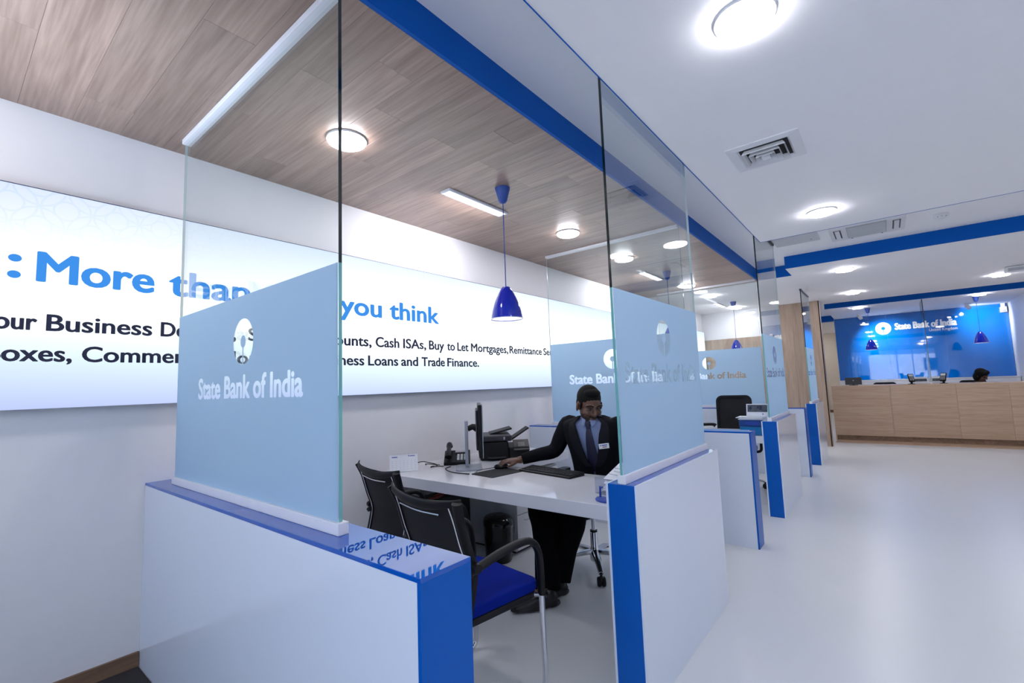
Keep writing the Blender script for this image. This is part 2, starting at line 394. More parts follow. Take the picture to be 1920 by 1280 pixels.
def filled(loops, name='fill'):
    """one flat mesh filling closed loops, inner loops are holes"""
    c = bpy.data.curves.new(name, 'CURVE'); c.dimensions = '2D'; c.fill_mode = 'BOTH'
    for l in loops:
        s = c.splines.new('POLY'); s.points.add(len(l)-1); s.use_cyclic_u = True
        for i, p in enumerate(l): s.points[i].co = (p[0], p[1], 0, 1)
    t = bpy.data.objects.new('tmp', c); COL.objects.link(t); me = bake(t); bpy.data.curves.remove(c); return me
def cut_sheet(rect, glyphs, solids, w):
    """flat sheet with lettering cut out: glyph loops thickened by w, solids are plain cut-out shapes"""
    V = []; F = []; own = []
    def area(l): return sum(l[i][0]*l[(i+1) % len(l)][1]-l[(i+1) % len(l)][0]*l[i][1] for i in range(len(l)))
    def add(l, k):
        if area(l) < 0: l = l[::-1]
        F.append(list(range(len(V), len(V)+len(l)))); V.extend(Vector(p) for p in l); own.append(k)
    add(rect, -1)
    sh = [(0, 0)]+[(w*math.cos(q*PI/8), w*math.sin(q*PI/8)*0.7) for q in range(16)]
    for i, (dx, dy) in enumerate(sh):
        for l in glyphs: add([(p[0]+dx, p[1]+dy) for p in l], i)
    for k, l in enumerate(solids): add(l, 100+k)
    ov, oe, of, _, _, of_src = delaunay_2d_cdt(V, [], F, 0, 1e-5)
    keep = []
    for f, src in zip(of, of_src):
        if 0 not in src: continue
        cnt = {}
        for s in src:
            if s: cnt[own[s]] = cnt.get(own[s], 0)+1
        if not any(c % 2 for c in cnt.values()): keep.append(f)
    me = bpy.data.meshes.new('sheet'); used = sorted({i for f in keep for i in f}); mp = {u: i for i, u in enumerate(used)}
    me.from_pydata([(ov[u].x, ov[u].y, 0) for u in used], [], [[mp[i] for i in f] for f in keep]); return me
def logo_poly(cx, cz, R, n=40):
    """disc with a keyhole cut: round hole in the middle and a slit to the rim"""
    s = 0.055*R; h = 0.27*R; a0 = math.asin(s/R); out = []
    for k in range(n+1):
        a = -PI/2+a0+(2*PI-2*a0)*k/n; out.append((cx+R*math.cos(a), cz+R*math.sin(a)))
    b0 = math.asin(s/h)
    for k in range(17):
        a = -PI/2-b0-(2*PI-2*b0)*k/16; out.append((cx+h*math.cos(a), cz+h*math.sin(a)))
    return out
def lay(me, plane, at, thick=0.0, flip=False):
    """put a flat x/y mesh onto plane 'y' (x,z) or 'x' (y,z); optional thickness towards +normal"""
    bm = bmesh.new(); bm.from_mesh(me); bpy.data.meshes.remove(me)
    if thick:
        r = bmesh.ops.extrude_face_region(bm, geom=list(bm.faces))
        for v in [g for g in r['geom'] if isinstance(g, bmesh.types.BMVert)]: v.co.z += thick
    for v in bm.verts:
        a, b, h = v.co
        v.co = (a, at+h, b) if plane == 'y' else (at+h, a, b)
    return bm
CAP = 0.70    # cap height of the built-in font at size 1 (measured below)
_m = text_mesh('H'); CAP = max(v.co.y for v in _m.vertices); bpy.data.meshes.remove(_m)

# ================================================================== THE SETTING
ZW, ZH, ZR = 2.6575, 2.81, 2.62
bm = B(); box(bm, -0.1, 5.3, -2.0, 19.3, -0.1, 0.0); floor = struct('floor', bm, 'floor', 'glossy pale grey resin floor of the banking hall')
bm = B(); box(bm, 0.0, 2.105, -1.895, 0.708, -0.006, 0.006); struct('floor', bm, 'carpet', 'dark brown carpet in front of the nearest low partition')
bm = B(); box(bm, -0.15, 0.0, -2.0, 19.3, 0, 2.95); struct('wall_left', bm, 'wall', 'long white wall behind the backlit sign')
bm = B(); box(bm, 5.17, 5.3, -2.0, 14.8, 0, 2.95); struct('wall_right', bm, 'wall', 'white wall beside the blue logo wall')
bm = B(); box(bm, 2.03, 5.17, 14.66, 14.8, 0, 2.95); struct('wall_back', bm, 'wall', 'white wall behind the blue logo panels')
bm = B(); box(bm, 0.0, 2.2, 19.15, 19.3, 0, 2.95); struct('wall_back', bm, 'beige', 'cream wall at the far end of the passage')
bm = B(); box(bm, 2.03, 2.1, 14.8, 19.15, 0, 2.95); struct('wall_right', bm, 'beige', 'cream side wall of the passage beyond the blue wall')
bm = B(); box(bm, 0, 2.03, 14.8, 19.15, 2.66, 2.95); struct('ceiling', bm, 'ceil', 'white ceiling of the far passage')
bm = B(); box(bm, 0, 2.03, 14.64, 14.8, 2.66, 2.95); struct('trim_1', bm, 'bmatt', 'blue band over the mouth of the far passage')
bm = B(); box(bm, 0.0, 2.03, 19.13, 19.15, 0, 0.09); struct('baseboard_back', bm, 'oak_b', 'brown skirting on the cream end wall')
# shopfront behind the camera: sill wall, head, piers, glazed opening
YS = -1.9
bm = B()
box(bm, -0.1, 0.4, YS-0.1, YS, 0, 2.95); box(bm, 5.0, 5.3, YS-0.1, YS, 0, 2.95); box(bm, 0.4, 5.0, YS-0.1, YS, 2.45, 2.95); box(bm, 0.4, 5.0, YS-0.1, YS, 0, 0.12)
struct('wall_front', bm, 'wall', 'shopfront wall facing the street')
bm = B()
for x in (0.4, 1.92, 3.44, 4.95): box(bm, x, x+0.05, YS-0.08, YS-0.02, 0.12, 2.45)
box(bm, 0.4, 5.0, YS-0.08, YS-0.02, 0.12, 0.17); box(bm, 0.4, 5.0, YS-0.08, YS-0.02, 2.40, 2.45)
win = struct('window_1', bm, 'dkgray', 'dark framed shopfront window')
for k in range(3):
    x = 0.45+1.52*k
    bm = B(); box(bm, x, x+1.47, YS-0.056, YS-0.05, 0.17, 2.40); obj('pane', bm, 'glass', win)
bm = B(); box(bm, -6, 12, -14, YS-0.1, -0.2, -0.1); struct('floor', bm, 'pave', 'pale paving of the street outside')

# street outside: white delivery van parked across the way
vn = thing('delivery_van', 'white delivery van parked in the street behind the camera', 'van', (2.2, -9.0, -0.1))
bm = B(); prism(bm, [(0, 0.35), (4.6, 0.35), (4.75, 0.8), (4.5, 1.25), (3.9, 1.45), (3.3, 2.35), (0.05, 2.45), (0, 2.3)], 0.0, 1.8, 'y'); obj('body', bm, 'white', vn, bevel=0.05)
bm = B(); prism(bm, [(2.55, 1.40), (3.62, 1.40), (3.15, 2.10), (2.55, 2.15)], 1.80, 1.815, 'y'); obj('side_window', bm, 'blackg', vn)
for k in (0.9, 3.75):
    for yy in (0.05, 1.60):
        bm = B(); tube(bm, [(k, yy, 0.34), (k, yy+0.18, 0.34)], 0.34, 24); obj('wheel', bm, 'black', vn, smooth=True)

# recess ceiling over everything
bm = B(); box(bm, -0.1, 5.3, -2.0, 14.66, ZH, 2.95); struct('ceiling', bm, 'ceil', 'white ceiling inside the recess around the rafts')
# white raft over the hall, rim painted blue
bm = B(); box(bm, 2.118, 5.17, -1.895, 5.082, ZR, 2.72); struct('ceiling', bm, 'ceil', 'large white ceiling raft over the walkway')
bm = B(); box(bm, 2.114, 2.118, -1.895, 5.086, ZR-0.003, 2.72); box(bm, 2.118, 5.17, 5.082, 5.086, ZR-0.002, 2.72); struct('trim_2', bm, 'bmatt', 'thin blue rim of the white ceiling raft')
bm = B(); box(bm, 2.3, 5.17, -1.8, 4.9, 2.72, ZH); struct('ceiling', bm, 'ceil', 'packing above the white raft')
# timber soffit: backing + planks
bm = B(); box(bm, 0.0, 1.655, -1.895, 7.39, ZW+0.014, ZH); woodc = struct('ceiling', bm, 'oak_b', 'oak plank ceiling over the service booths')
PW = 0.182; cache = {}
def plank(x0, x1, y0, y1):
    L_ = round(x1-x0, 3); W_ = round(y1-y0, 3); key = (L_, W_)
    if key not in cache:
        b = B(); box(b, -L_/2+0.0003, L_/2-0.0003, -W_/2+0.0003, W_/2-0.0003, 0, 0.014)
        bmesh.ops.bevel(b, geom=[e for e in b.edges if abs(e.verts[0].co.z) < 1e-4 and abs(e.verts[1].co.z) < 1e-4], offset=0.0006, segments=1, affect='EDGES')
        me = bpy.data.meshes.new('plank'); b.to_mesh(me); b.free(); me.materials.append(M['plank']); cache[key] = me
    o = bpy.data.objects.new('plank', cache[key]); COL.objects.link(o); o.parent = woodc
    o.location = ((x0+x1)/2, (y0+y1)/2, ZW+random.uniform(0, 0.0008))
y = 0.37-PW*10; k = 0
while y < 7.38:
    y1 = min(y+PW, 7.389)
    js = [1.167] if k % 2 == 1 else ([0.66] if k % 4 == 0 else [0.28, 1.45])
    xs = [0.001]+js+[1.654]
    for a, b_ in zip(xs[:-1], xs[1:]): plank(a, b_, y, y1)
    y = y1; k += 1
bm = B(); box(bm, 1.655, 1.673, -1.895, 7.30, ZW, ZH); struct('trim_3', bm, 'bmatt', 'blue fascia along the edge of the oak ceiling')
# second soffit and raft (white) with blue fronts
bm = B(); prism(bm, [(0,7.39),(1.673,7.39),(1.673,7.312),(2.085,7.312),(2.085,6.782),(5.17,6.782),(5.17,10.87),(0,10.87)], 2.655, ZH, 'z')
struct('ceiling', bm, 'ceil', 'lower white ceiling over the farther half of the hall')
bm = B(); box(bm, 2.085, 5.17, 6.77, 6.782, 2.654, ZH); struct('trim_4', bm, 'bmatt', 'broad blue band across the ceiling of the walkway')
bm = B(); box(bm, 1.673, 2.085, 7.30, 7.312, 2.654, ZH); struct('trim_5', bm, 'bmatt', 'short blue band at the end of the oak ceiling')
bm = B(); box(bm, 2.05, 5.17, 12.11, 14.66, 2.70, ZH); struct('ceiling', bm, 'ceil', 'white ceiling over the reception counter')
bm = B(); box(bm, 2.05, 5.17, 12.098, 12.11, 2.698, ZH); struct('trim_6', bm, 'bmatt', 'narrow dark blue band before the reception counter')
bm = B(); box(bm, 0.0, 0.014, -1.895, 0.71, 0.006, 0.072); struct('baseboard_left', bm, 'oak_b', 'brown skirting on the left wall by the dark carpet')
bm = B(); box(bm, 2.12, 5.17, 10.85, 11.29, 0.0, 0.008); struct('trim_7', bm, 'oak_h', 'timber border in the floor before the counter')
# end wall of the booths, clad in oak
bm = B(); box(bm, 0, 2.10, 10.25, 10.36, 0, 2.655); endw = struct('wall_back', bm, 'wall', 'end wall of the booths, white above an oak lining')
w = 0.2417
for k in range(6):
    bm = B(); box(bm, k*w+0.001, (k+1)*w-0.001, 10.215, 10.25, 0, 2.09); obj('board', bm, 'oak_v', endw)
for k in range(3):
    bm = B(); box(bm, 1.45+k*0.222+0.001, 1.45+(k+1)*0.222-0.001, 10.20, 10.25, 0, 2.654); obj('board', bm, 'oak_v', endw)
bm = B(); box(bm, 2.10, 2.117, 10.20, 10.38, 0, 2.654); obj('board', bm, 'oak_v', endw)

def raw(name, bm, mats, parent):
    me = bpy.data.meshes.new(name); bmesh.ops.remove_doubles(bm, verts=bm.verts, dist=1e-5); bmesh.ops.recalc_face_normals(bm, faces=bm.faces); bm.to_mesh(me); bm.free(); return link_mesh(name, me, mats, parent)
# ================================================================== BACKLIT SIGN ON THE LEFT WALL
XL = 0.062
sign = thing('lightbox_sign', 'long backlit white sign with blue headline and navy text on the left wall', 'sign', (0, 0, 0))
bm = B(); box(bm, 0.0, 0.056, -1.6, 10.15, 1.272, 2.267); obj('casing', bm, 'rim', sign)
bm = B(); box(bm, 0.056, XL, -1.597, 10.147, 1.2725, 2.261); obj('backlit_panel', bm, 'lightbox', sign)
def print_line(words, base, cap, mat, bold):
    """words: (text, y_start, y_end); each word fitted to its measured span, joined into one printed line"""
    for wd_ in words: raw('lettering', bold_text([wd_], base, cap, bold, 'x', XL+0.0006, 0), mat, sign)
for zc_ in (1.846, 1.9185): print_line([('.', .187, .229)], zc_, 0.165, 'head_ink', 0.004)
print_line([('More', .275, .707), ('than', .768, 1.174), ('you', 1.757, 2.104), ('think', 2.172, 2.676)], 1.8415, 0.130, 'head_ink', 0.0065)
print_line([('your', .115, .288), ('Business', .316, .704), ('Deposits,', .739, 1.10), ('Savings', 1.165, 1.50), ('Accounts,', 1.535, 2.011), ('Cash', 2.045, 2.26), ('ISAs,', 2.297, 2.53),
            ('Buy', 2.56, 2.729), ('to', 2.763, 2.856), ('Let', 2.885, 3.026), ('Mortgages,', 3.059, 3.591), ('Remittance', 3.613, 4.172), ('Services', 4.205, 4.62)], 1.620, 0.072, 'dark_ink', 0.003)
print_line([('Boxes,', .13, .407), ('Commercial', .44, .985), ('Mortgages,', 1.02, 1.525), ('Business', 1.561, 1.949), ('Loans', 1.98, 2.248), ('and', 2.275, 2.443), ('Trade', 2.479, 2.733), ('Finance.', 2.761, 3.159)], 1.482, 0.070, 'dark_ink', 0.003)

# ================================================================== PARTITIONS WITH GLASS SCREENS
ZA, ZF = 0.875, 1.706
def pane_y(x0, x1, y0, y1, z0, z1, zf, near=1):
    """upright glass sheet in the x-z plane: clear faces, green edges, film-scattered light painted as teal below zf on the near one"""
    bm = B()
    def q(a, mi):
        f = bm.faces.new([bm.verts.new(p) for p in a]); f.material_index = mi
    q([(x0,y0,z0),(x1,y0,z0),(x1,y0,z1),(x0,y0,z1)], 0); q([(x1,y1,z0),(x0,y1,z0),(x0,y1,z1),(x1,y1,z1)], 0)
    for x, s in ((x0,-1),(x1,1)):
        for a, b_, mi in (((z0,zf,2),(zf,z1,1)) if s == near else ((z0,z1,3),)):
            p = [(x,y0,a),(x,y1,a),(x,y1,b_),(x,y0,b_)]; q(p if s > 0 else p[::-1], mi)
    q([(x0,y0,z1),(x1,y0,z1),(x1,y1,z1),(x0,y1,z1)], 1); q([(x0,y1,z0),(x1,y1,z0),(x1,y0,z0),(x0,y0,z0)], 1)
    return bm
def rotpane(bm):   # x-z sheet -> y-z sheet
    for v in bm.verts: x, y, z = v.co; v.co = (y, x, z)
    return bm
NAME = 'State Bank of India'
NAMELOOPS = text_polys(NAME, 0.0)
def film(a0, a1, z0, z1, mid, plane, at, parent, tw=0.973, cap=0.088):
    key = (round(a1-a0, 4), round(mid-a0, 4))
    g = fit_lines(NAMELOOPS, mid-tw/2+0.005, mid+tw/2-0.005, 1.291, cap, CAP)
    obj('frosted_film', lay(cut_sheet([(a0, z0), (a1, z0), (a1, z1), (a0, z1)], g, [logo_poly(mid, 1.516, 0.094)], 0.0048), plane, at), 'frost', parent)
def cross_partition(y0, label, xg=0.181):
    t = thing('glazed_partition', label, 'partition', (0, 0, 0), 0, None)
    y1 = y0+0.1635; xe = 2.122
    bm = B(); box(bm, 0.001, xe-0.012, y0, y0+0.01, 0, ZA-0.012); obj('front_panel', bm, 'wglass', t)
    bm = B(); box(bm, 0.001, xe-0.012, y1-0.01, y1, 0, ZA-0.012); obj('back_panel', bm, 'wglass', t)
    bm = B(); box(bm, 0.001, xe-0.012, y0+0.01, y1-0.01, 0, ZA-0.012); obj('core', bm, 'white', t)
    bm = B(); box(bm, xe-0.012, xe, y0, y1, 0, ZA-0.012); obj('end_panel', bm, 'bend', t, bevel=0.001)['label'] = 'blue glass end panel'
    bm = B(); box(bm, 0.001, xe, y0, y1, ZA-0.012, ZA); obj('top_panel', bm, 'bglass', t, bevel=0.001)['label'] = 'mirror-like blue glass top'
    yg = y0+0.082
    bm = B(); box(bm, xg-0.011, 1.678, yg-0.018, yg+0.018, ZA, ZA+0.036); obj('base_channel', bm, 'alu', t, bevel=0.002)
    raw('glass_pane', pane_y(xg, 1.662, yg-0.006, yg+0.006, ZA+0.03, ZW-0.001, ZF), ['glass', 'edge_dark', 'edge_film_lit', 'edge_pale'], t)
    bm = B(); box(bm, xg-0.003, 1.653, yg-0.02, yg+0.02, ZW-0.026, ZW-0.0005); obj('top_channel', bm, 'alu', t, bevel=0.002)
    film(xg+0.001, 1.661, ZA+0.036, ZF, 0.960, 'y', yg-0.0075, t)
    return t
cross_partition(0.713, 'nearest glazed partition, white low wall with blue end and top, in front of the visitor chairs')
cross_partition(3.981, 'glazed partition directly behind the seated man', 0.252)
cross_partition(7.079, 'farthest cross partition, its frosted screen seen behind the empty high-backed chair', 0.252)
def side_partition(y0, y1, ztop, label, tc=True):
    t = thing('side_partition', label, 'partition', (0, 0, 0))
    x0, x1 = 2.012, 2.151
    bm = B(); box(bm, x1-0.010, x1, y0, y1, 0, ZA); obj('side_panel', bm, 'wglass', t)
    bm = B(); box(bm, x0, x0+0.010, y0, y1, 0, ZA); obj('side_panel', bm, 'wglass', t)
    bm = B(); box(bm, x0+0.01, x1-0.01, y0+0.001, y0+0.012, 0, ZA-0.001); obj('end_panel', bm, 'bend', t)['label'] = 'blue glass end panel'
    bm = B(); box(bm, x0+0.01, x1-0.01, y1-0.012, y1-0.001, 0, ZA-0.001); obj('end_panel', bm, 'bend', t)['label'] = 'blue glass end panel'
    bm = B(); box(bm, x0+0.01, x1-0.01, y0+0.012, y1-0.012, 0, ZA-0.012); obj('core', bm, 'white', t)
    bm = B(); box(bm, x0+0.01, x1-0.01, y0+0.012, y1-0.012, ZA-0.012, ZA-0.001); obj('top_panel', bm, 'bglass', t)['label'] = 'blue glass top'
    xg = 2.082; ga, gb = y0+0.012, y1-0.025
    bm = B(); box(bm, xg-0.018, xg+0.018, ga-0.004, gb+0.012, ZA-0.001, ZA+0.036); obj('base_channel', bm, 'alu', t, bevel=0.002)
    raw('glass_pane', rotpane(pane_y(ga, gb, xg-0.006, xg+0.006, ZA+0.03, ztop, ZF, -1)), ['glass', 'edge_dark', 'edge_film_lit', 'edge_pale'], t)
    if tc:
        bm = B(); box(bm, xg-0.014, xg+0.014, ga, gb, ztop, ztop+0.02); obj('top_channel', bm, 'dkgray', t, bevel=0.002)
    film(ga+0.001, gb-0.001, ZA+0.036, ZF, (ga+gb)/2, 'x', xg+0.0075, t)
    return t
side_partition(1.812, 2.970, 2.79, 'nearest side partition, blue end towards the camera, beside the seated man')
side_partition(4.960, 6.040, 2.79, 'side partition with blue end beside the brochure box and the empty chair')
side_partition(8.062, 8.990, 2.56, 'farthest side partition with blue end next to the oak end wall')

# ================================================================== LIGHT FITTINGS
def downlight():
    t = thing('downlight', 'x', 'ceiling light', (0, 0, 0))
    bm = B(); lathe(bm, [(0.086, 0), (0.103, 0), (0.103, -0.010), (0.086, -0.010)], 32, cap=False)
    bm.faces.ensure_lookup_table()
    obj('ring', bm, 'white', t, smooth=True)
    bm = B(); lathe(bm, [(0.095, -0.004), (0.0955, -0.020), (0.088, -0.025), (0.05, -0.028), (0.001, -0.029)], 32)
    obj('lens', bm, 'lamp', t, smooth=True)
    return t
DL = [
 (0.81, 1.35, ZW, 'nearest round light on the oak ceiling, crossed by the edge of the front glass'),
 (0.84, 3.555, ZW, 'round ceiling light on the oak ceiling just behind the blue pendant lamp'),
 (0.82, 4.755, ZW, 'round light on the oak ceiling just beyond the glass behind the man'),
 (0.83, 6.86, ZW, 'round ceiling light at the far end of the oak ceiling'),
 (2.683, 1.813, ZR, 'large bright round light on the white raft before the square vent'),
 (2.68, 4.48, ZR, 'round light on the white raft beyond the square air vent'),
 (2.667, 7.433, 2.655, 'round light just behind the broad blue ceiling band'),
 (2.649, 9.679, 2.655, 'round light just before the narrow dark blue ceiling band, left of the two'),
 (4.402, 9.695, 2.655, 'round light just before the narrow dark blue ceiling band, at the right'),
 (0.82, 8.01, 2.655, 'round light over the far booth, in front of its pendant'),
 (0.80, 9.79, 2.655, 'round light on the white ceiling over the far booth, behind its pendant'),
 (2.617, 12.42, 2.70, 'round light over the reception counter by the left pendant'),
 (4.475, 12.34, 2.70, 'round light over the reception counter by the right pendant'),
 (2.68, -0.86, ZR, 'round light on the white raft behind the camera, by the walkway screens'),
 (4.40, 1.813, ZR, 'round light on the white raft beyond the right edge of the frame'),
 (4.40, 4.48, ZR, 'round light on the white raft at the far right'),
 (4.40, -0.86, ZR, 'round light on the white raft behind the camera, near the right wall'),
 (0.82, -1.2, ZW, 'round light on the oak ceiling behind the camera'),
 (1.05, 12.6, ZH, 'round light over the passage left of the reception counter'),
 (1.05, 16.2, 2.66, 'first round light in the far cream passage'),
 (1.05, 18.2, 2.66, 'second round light, added to brighten the far cream passage'),  # extra lamp, added only to lift the cream end of the passage
]
d0 = downlight()
for i, (x, y, z, lab) in enumerate(DL):
    if i == 0: d0.location = (x, y, z); d0['label'] = lab; d0['group'] = 'round ceiling lights'
    else: dup(d0, (x, y, z), None, lab, 'round ceiling lights')
def linear():
    t = thing('linear_light', 'x', 'ceiling light', (0, 0, 0))
    bm = B()
    for a in ((-.045,-.315,-.030,.315),(.030,-.315,.045,.315),(-.030,-.315,.030,-.300),(-.030,.300,.030,.315)): box(bm, a[0], a[2], a[1], a[3], -0.014, 0)
    obj('frame', bm, 'alu', t)
    bm = B(); box(bm, -0.030, 0.030, -0.300, 0.300, -0.008, 0); obj('diffuser', bm, 'strip', t)
    ld = bpy.data.lights.new('wall_wash', 'AREA'); ld.shape = 'RECTANGLE'; ld.size = 0.055; ld.size_y = 0.58; ld.energy = WASH; ld.color = LAMPCOL; ld.spread = 2.0
    lo = bpy.data.objects.new('wall_wash', ld); COL.objects.link(lo); lo.parent = t; lo.location = (0, 0, -0.018)
    lo.rotation_euler = Vector((-0.95, 0, -0.31)).to_track_quat('-Z', 'X').to_euler()
    lo.rotation_euler = Euler((0, math.radians(72), 0))
    return t
l0 = linear(); l0.location = (0.716, 2.474, ZW); l0['label'] = 'slim linear light on the oak ceiling beside the pendant over the desk'; l0['group'] = 'linear lights'
dup(l0, (0.70, -0.60, ZW), None, 'slim linear light on the oak ceiling beside the camera, out of view', 'linear lights')
dup(l0, (0.70, 5.83, ZW), None, 'slim linear light on the oak ceiling seen through the glass behind the man', 'linear lights')
far_l = dup(l0, (0.665, 9.16, 2.655), None, 'slim linear light on the white ceiling over the far booth', 'linear lights')
for c_ in far_l.children:
    if c_.type == 'LIGHT': c_.data = c_.data.copy(); c_.data.energy = 3.0
def pendant(z_top, z_bot, rad=0.108, hgt=0.222):
    """origin at the ceiling; z_bot = rim height below it"""
    t = thing('pendant_lamp', 'x', 'pendant lamp', (0, 0, 0)); d = z_bot
    bm = B(); lathe(bm, [(0.001, 0), (0.052, 0), (0.050, -0.012), (0.030, -0.092), (0.020, -0.104), (0.006, -0.108), (0.001, -0.108)], 28); obj('canopy', bm, 'cordblue', t, smooth=True)
    bm = B(); tube(bm, [(0,0,-0.10), (0,0,d+hgt-0.004)], 0.0035, 8); obj('cord', bm, 'cordblue', t, smooth=True)
    pr = [(0.012, hgt), (0.026, hgt-0.004), (0.036, hgt-0.018), (0.052, hgt-0.046), (0.068, hgt-0.080), (0.084, hgt-0.120), (0.097, hgt-0.165), (0.104, hgt-0.200), (rad, 0)]
    bm = B(); lathe(bm, [(r, d+z) for r, z in pr]+[(rad-0.004, d), ]+[(max(r-0.005, 0.002), d+z-0.004) for r, z in pr[-2::-1]], 40, cap=False)
    sh = obj('shade', bm, 'pend', t, smooth=True)
    bm = B(); lathe(bm, [(max(r-0.0065, 0.002), d+z-0.006) for r, z in pr[:-1]]+[(rad-0.0065, d+0.004), (rad-0.0005, d-0.002), (rad+0.001, d+0.003)], 40, cap=False)
    obj('inner_shade', bm, 'pendw', sh, smooth=True)['label'] = 'white inside and rim of the shade'
    bm = B(); ell(bm, (0, 0, d+0.075), (0.030, 0.030, 0.036)); tube(bm, [(0,0,d+0.10),(0,0,d+hgt-0.02)], 0.014, 10); obj('bulb', bm, 'bulb', sh, smooth=True)
    return t
p0 = pendant(0, 1.745-ZW); p0.location = (1.019, 2.414, ZW); p0['label'] = 'cobalt blue glass pendant lamp hanging over the desk of the seated man'; p0['group'] = 'blue pendant lamps'
for x, y, z, lab in ((0.93, 5.75, ZW, 'blue pendant lamp seen faintly through the glass behind the nearest side screen'), (0.935, 9.0, 2.655, 'blue pendant lamp in front of the oak lined end wall'),
                     (2.775, 12.82, 2.70, 'blue pendant lamp left of the logo over the reception counter'), (4.46, 12.66, 2.70, 'blue pendant lamp at the right over the reception counter')):
    dup(p0, (x, y, z), None, lab, 'blue pendant lamps')

# ---- square vent in the raft
t = thing('air_vent', 'square white four-way air vent set in the white ceiling raft', 'air vent', (2.537, 3.03, ZR))
def sq_frame(bm, o, i, zo, zi, th=0.004):
    """sloping square louvre from outer half-size o at zo to inner half-size i at zi"""
    for k in range(4):
        a = PI/2*k; c, s = math.cos(a), math.sin(a)
        def P(x, y, z): return bm.verts.new((c*x-s*y, s*x+c*y, z))
        v = [P(-o,-o,zo), P(o,-o,zo), P(i,-i,zi), P(-i,-i,zi)]; w_ = [P(-o,-o,zo+th), P(o,-o,zo+th), P(i,-i,zi+th), P(-i,-i,zi+th)]
        bm.faces.new(v); bm.faces.new(w_[::-1])
        for a_ in range(4): bm.faces.new((v[a_], w_[a_], w_[(a_+1)%4], v[(a_+1)%4]))
bm = B(); sq_frame(bm, 0.185, 0.135, -0.006, -0.010, 0.006); sq_frame(bm, 0.135, 0.125, -0.010, -0.002); raw('flange', bm, 'white', t)
bm = B(); box(bm, -0.13, 0.13, -0.13, 0.13, -0.0012, -0.0002); obj('duct_opening', bm, 'dark', t)
for o_, i_, zo, zi in ((0.112, 0.098, -0.030, -0.004), (0.080, 0.066, -0.036, -0.006), (0.050, 0.036, -0.040, -0.008)):
    bm = B(); sq_frame(bm, o_, i_, zo, zi); raw('louvre', bm, 'white', t)
bm = B(); box(bm, -0.022, 0.022, -0.022, 0.022, -0.040, -0.002); obj('centre_plate', bm, 'white', t, bevel=0.002)
# ---- cassette air conditioner in the recess
t = thing('air_conditioner', 'wide ceiling cassette air conditioner with grey grille in the recess behind the raft', 'air conditioner', (2.945, 6.05, ZH))
bm = B(); prism(bm, rrect(0.63, 0.60, 0.02), -0.022, -0.001, 'z'); obj('cover', bm, 'white', t, bevel=0.003)
bm = B(); box(bm, -0.165, 0.165, -0.22, 0.24, -0.026, -0.022); gr = obj('grille', bm, 'gray', t)
bm = B()
for k in range(22): box(bm, -0.16, 0.16, -0.21+k*0.0205, -0.199+k*0.0205, -0.030, -0.026)
obj('grille_slats', bm, 'lgray', gr)['kind'] = 'stuff'
for s in (-1, 1):
    bm = B(); box(bm, s*0.245-0.032, s*0.245+0.032, -0.17, 0.19, -0.0235, -0.022); v_ = obj('air_outlet', bm, 'dkgray', t)
    bm = B(); box(bm, s*0.245-0.020, s*0.245+0.020, -0.16, 0.18, -0.031, -0.0236); obj('flap', bm, 'white', v_)
for s in (-1, 1):
    bm = B(); lathe(bm, [(0.008, -0.022), (0.008, -0.026), (0.001, -0.027)], 10, c=(s*0.13, 0.268, 0)); obj('screw', bm, 'dkgray', t)
t = thing('access_panel', 'flat pale grey access panel in the recess ceiling, left of the air conditioner', 'panel', (2.315, 5.90, ZH))
bm = B(); box(bm, -0.215, 0.215, -0.29, 0.29, -0.006, -0.0005); obj('panel_board', bm, 'lgray', t, bevel=0.001)
bm = B(); lathe(bm, [(0.012, -0.006), (0.012, -0.008), (0.001, -0.0085)], 12, c=(0.14, 0.18, 0)); obj('lock', bm, 'silver', t)
t = thing('smoke_detector', 'small round white smoke detector in the recess before the broad blue band', 'smoke detector', (3.53, 6.10, ZH))
bm = B(); lathe(bm, [(0.001, 0), (0.058, 0), (0.058, -0.014), (0.050, -0.026), (0.030, -0.040), (0.001, -0.042)], 28); obj('base', bm, 'white', t, smooth=True)
for k in range(3):
    a = 4.0+k*0.7
    bm = B(); ell(bm, (0.047*math.cos(a), 0.047*math.sin(a), -0.028), (0.006, 0.006, 0.004), None, 8, 6); obj('sensor_slot', bm, 'gray', t)
t = thing('ceiling_projector', 'small white box fitting on the lower ceiling at the right edge of the picture', 'ceiling fitting', (4.45, 9.05, 2.655))
bm = B(); box(bm, -0.10, 0.10, -0.05, 0.05, -0.085, -0.012); obj('housing', bm, 'white', t, bevel=0.01)
bm = B(); box(bm, -0.04, 0.04, -0.03, 0.03, -0.012, -0.0005); obj('mount', bm, 'white', t)
bm = B(); box(bm, -0.075, 0.075, -0.054, -0.05, -0.07, -0.03); obj('grille', bm, 'gray', t)
# ---- added, unseen uplighter behind the camera that brightens the oak ceiling
t = thing('added_uplight', 'white floor uplighter added behind the camera to brighten the oak ceiling', 'added lamp', (0.80, -0.75, 0.006))
bm = B(); lathe(bm, [(0.001, 0), (0.13, 0), (0.13, 0.012), (0.02, 0.022), (0.001, 0.022)], 28); obj('base', bm, 'white', t, smooth=True)
bm = B(); lathe(bm, [(0.001, 0.02), (0.012, 0.02), (0.012, 1.62), (0.001, 1.62)], 14); obj('pole', bm, 'white', t, smooth=True)
d = Vector((-0.10, 0.72, 0.68)).normalized(); hd_ = Vector((0, 0, 1.66))
bm = B(); tube(bm, [hd_-d*0.05, hd_-d*0.02, hd_+d*0.03, hd_+d*0.08], [0.03, 0.06, 0.085, 0.10], 24); hd = obj('head', bm, 'white', t, smooth=True)
bm = B(); tube(bm, [hd_+d*0.080, hd_+d*0.083], 0.085, 24); obj('lamp_glass', bm, 'bulb', hd)
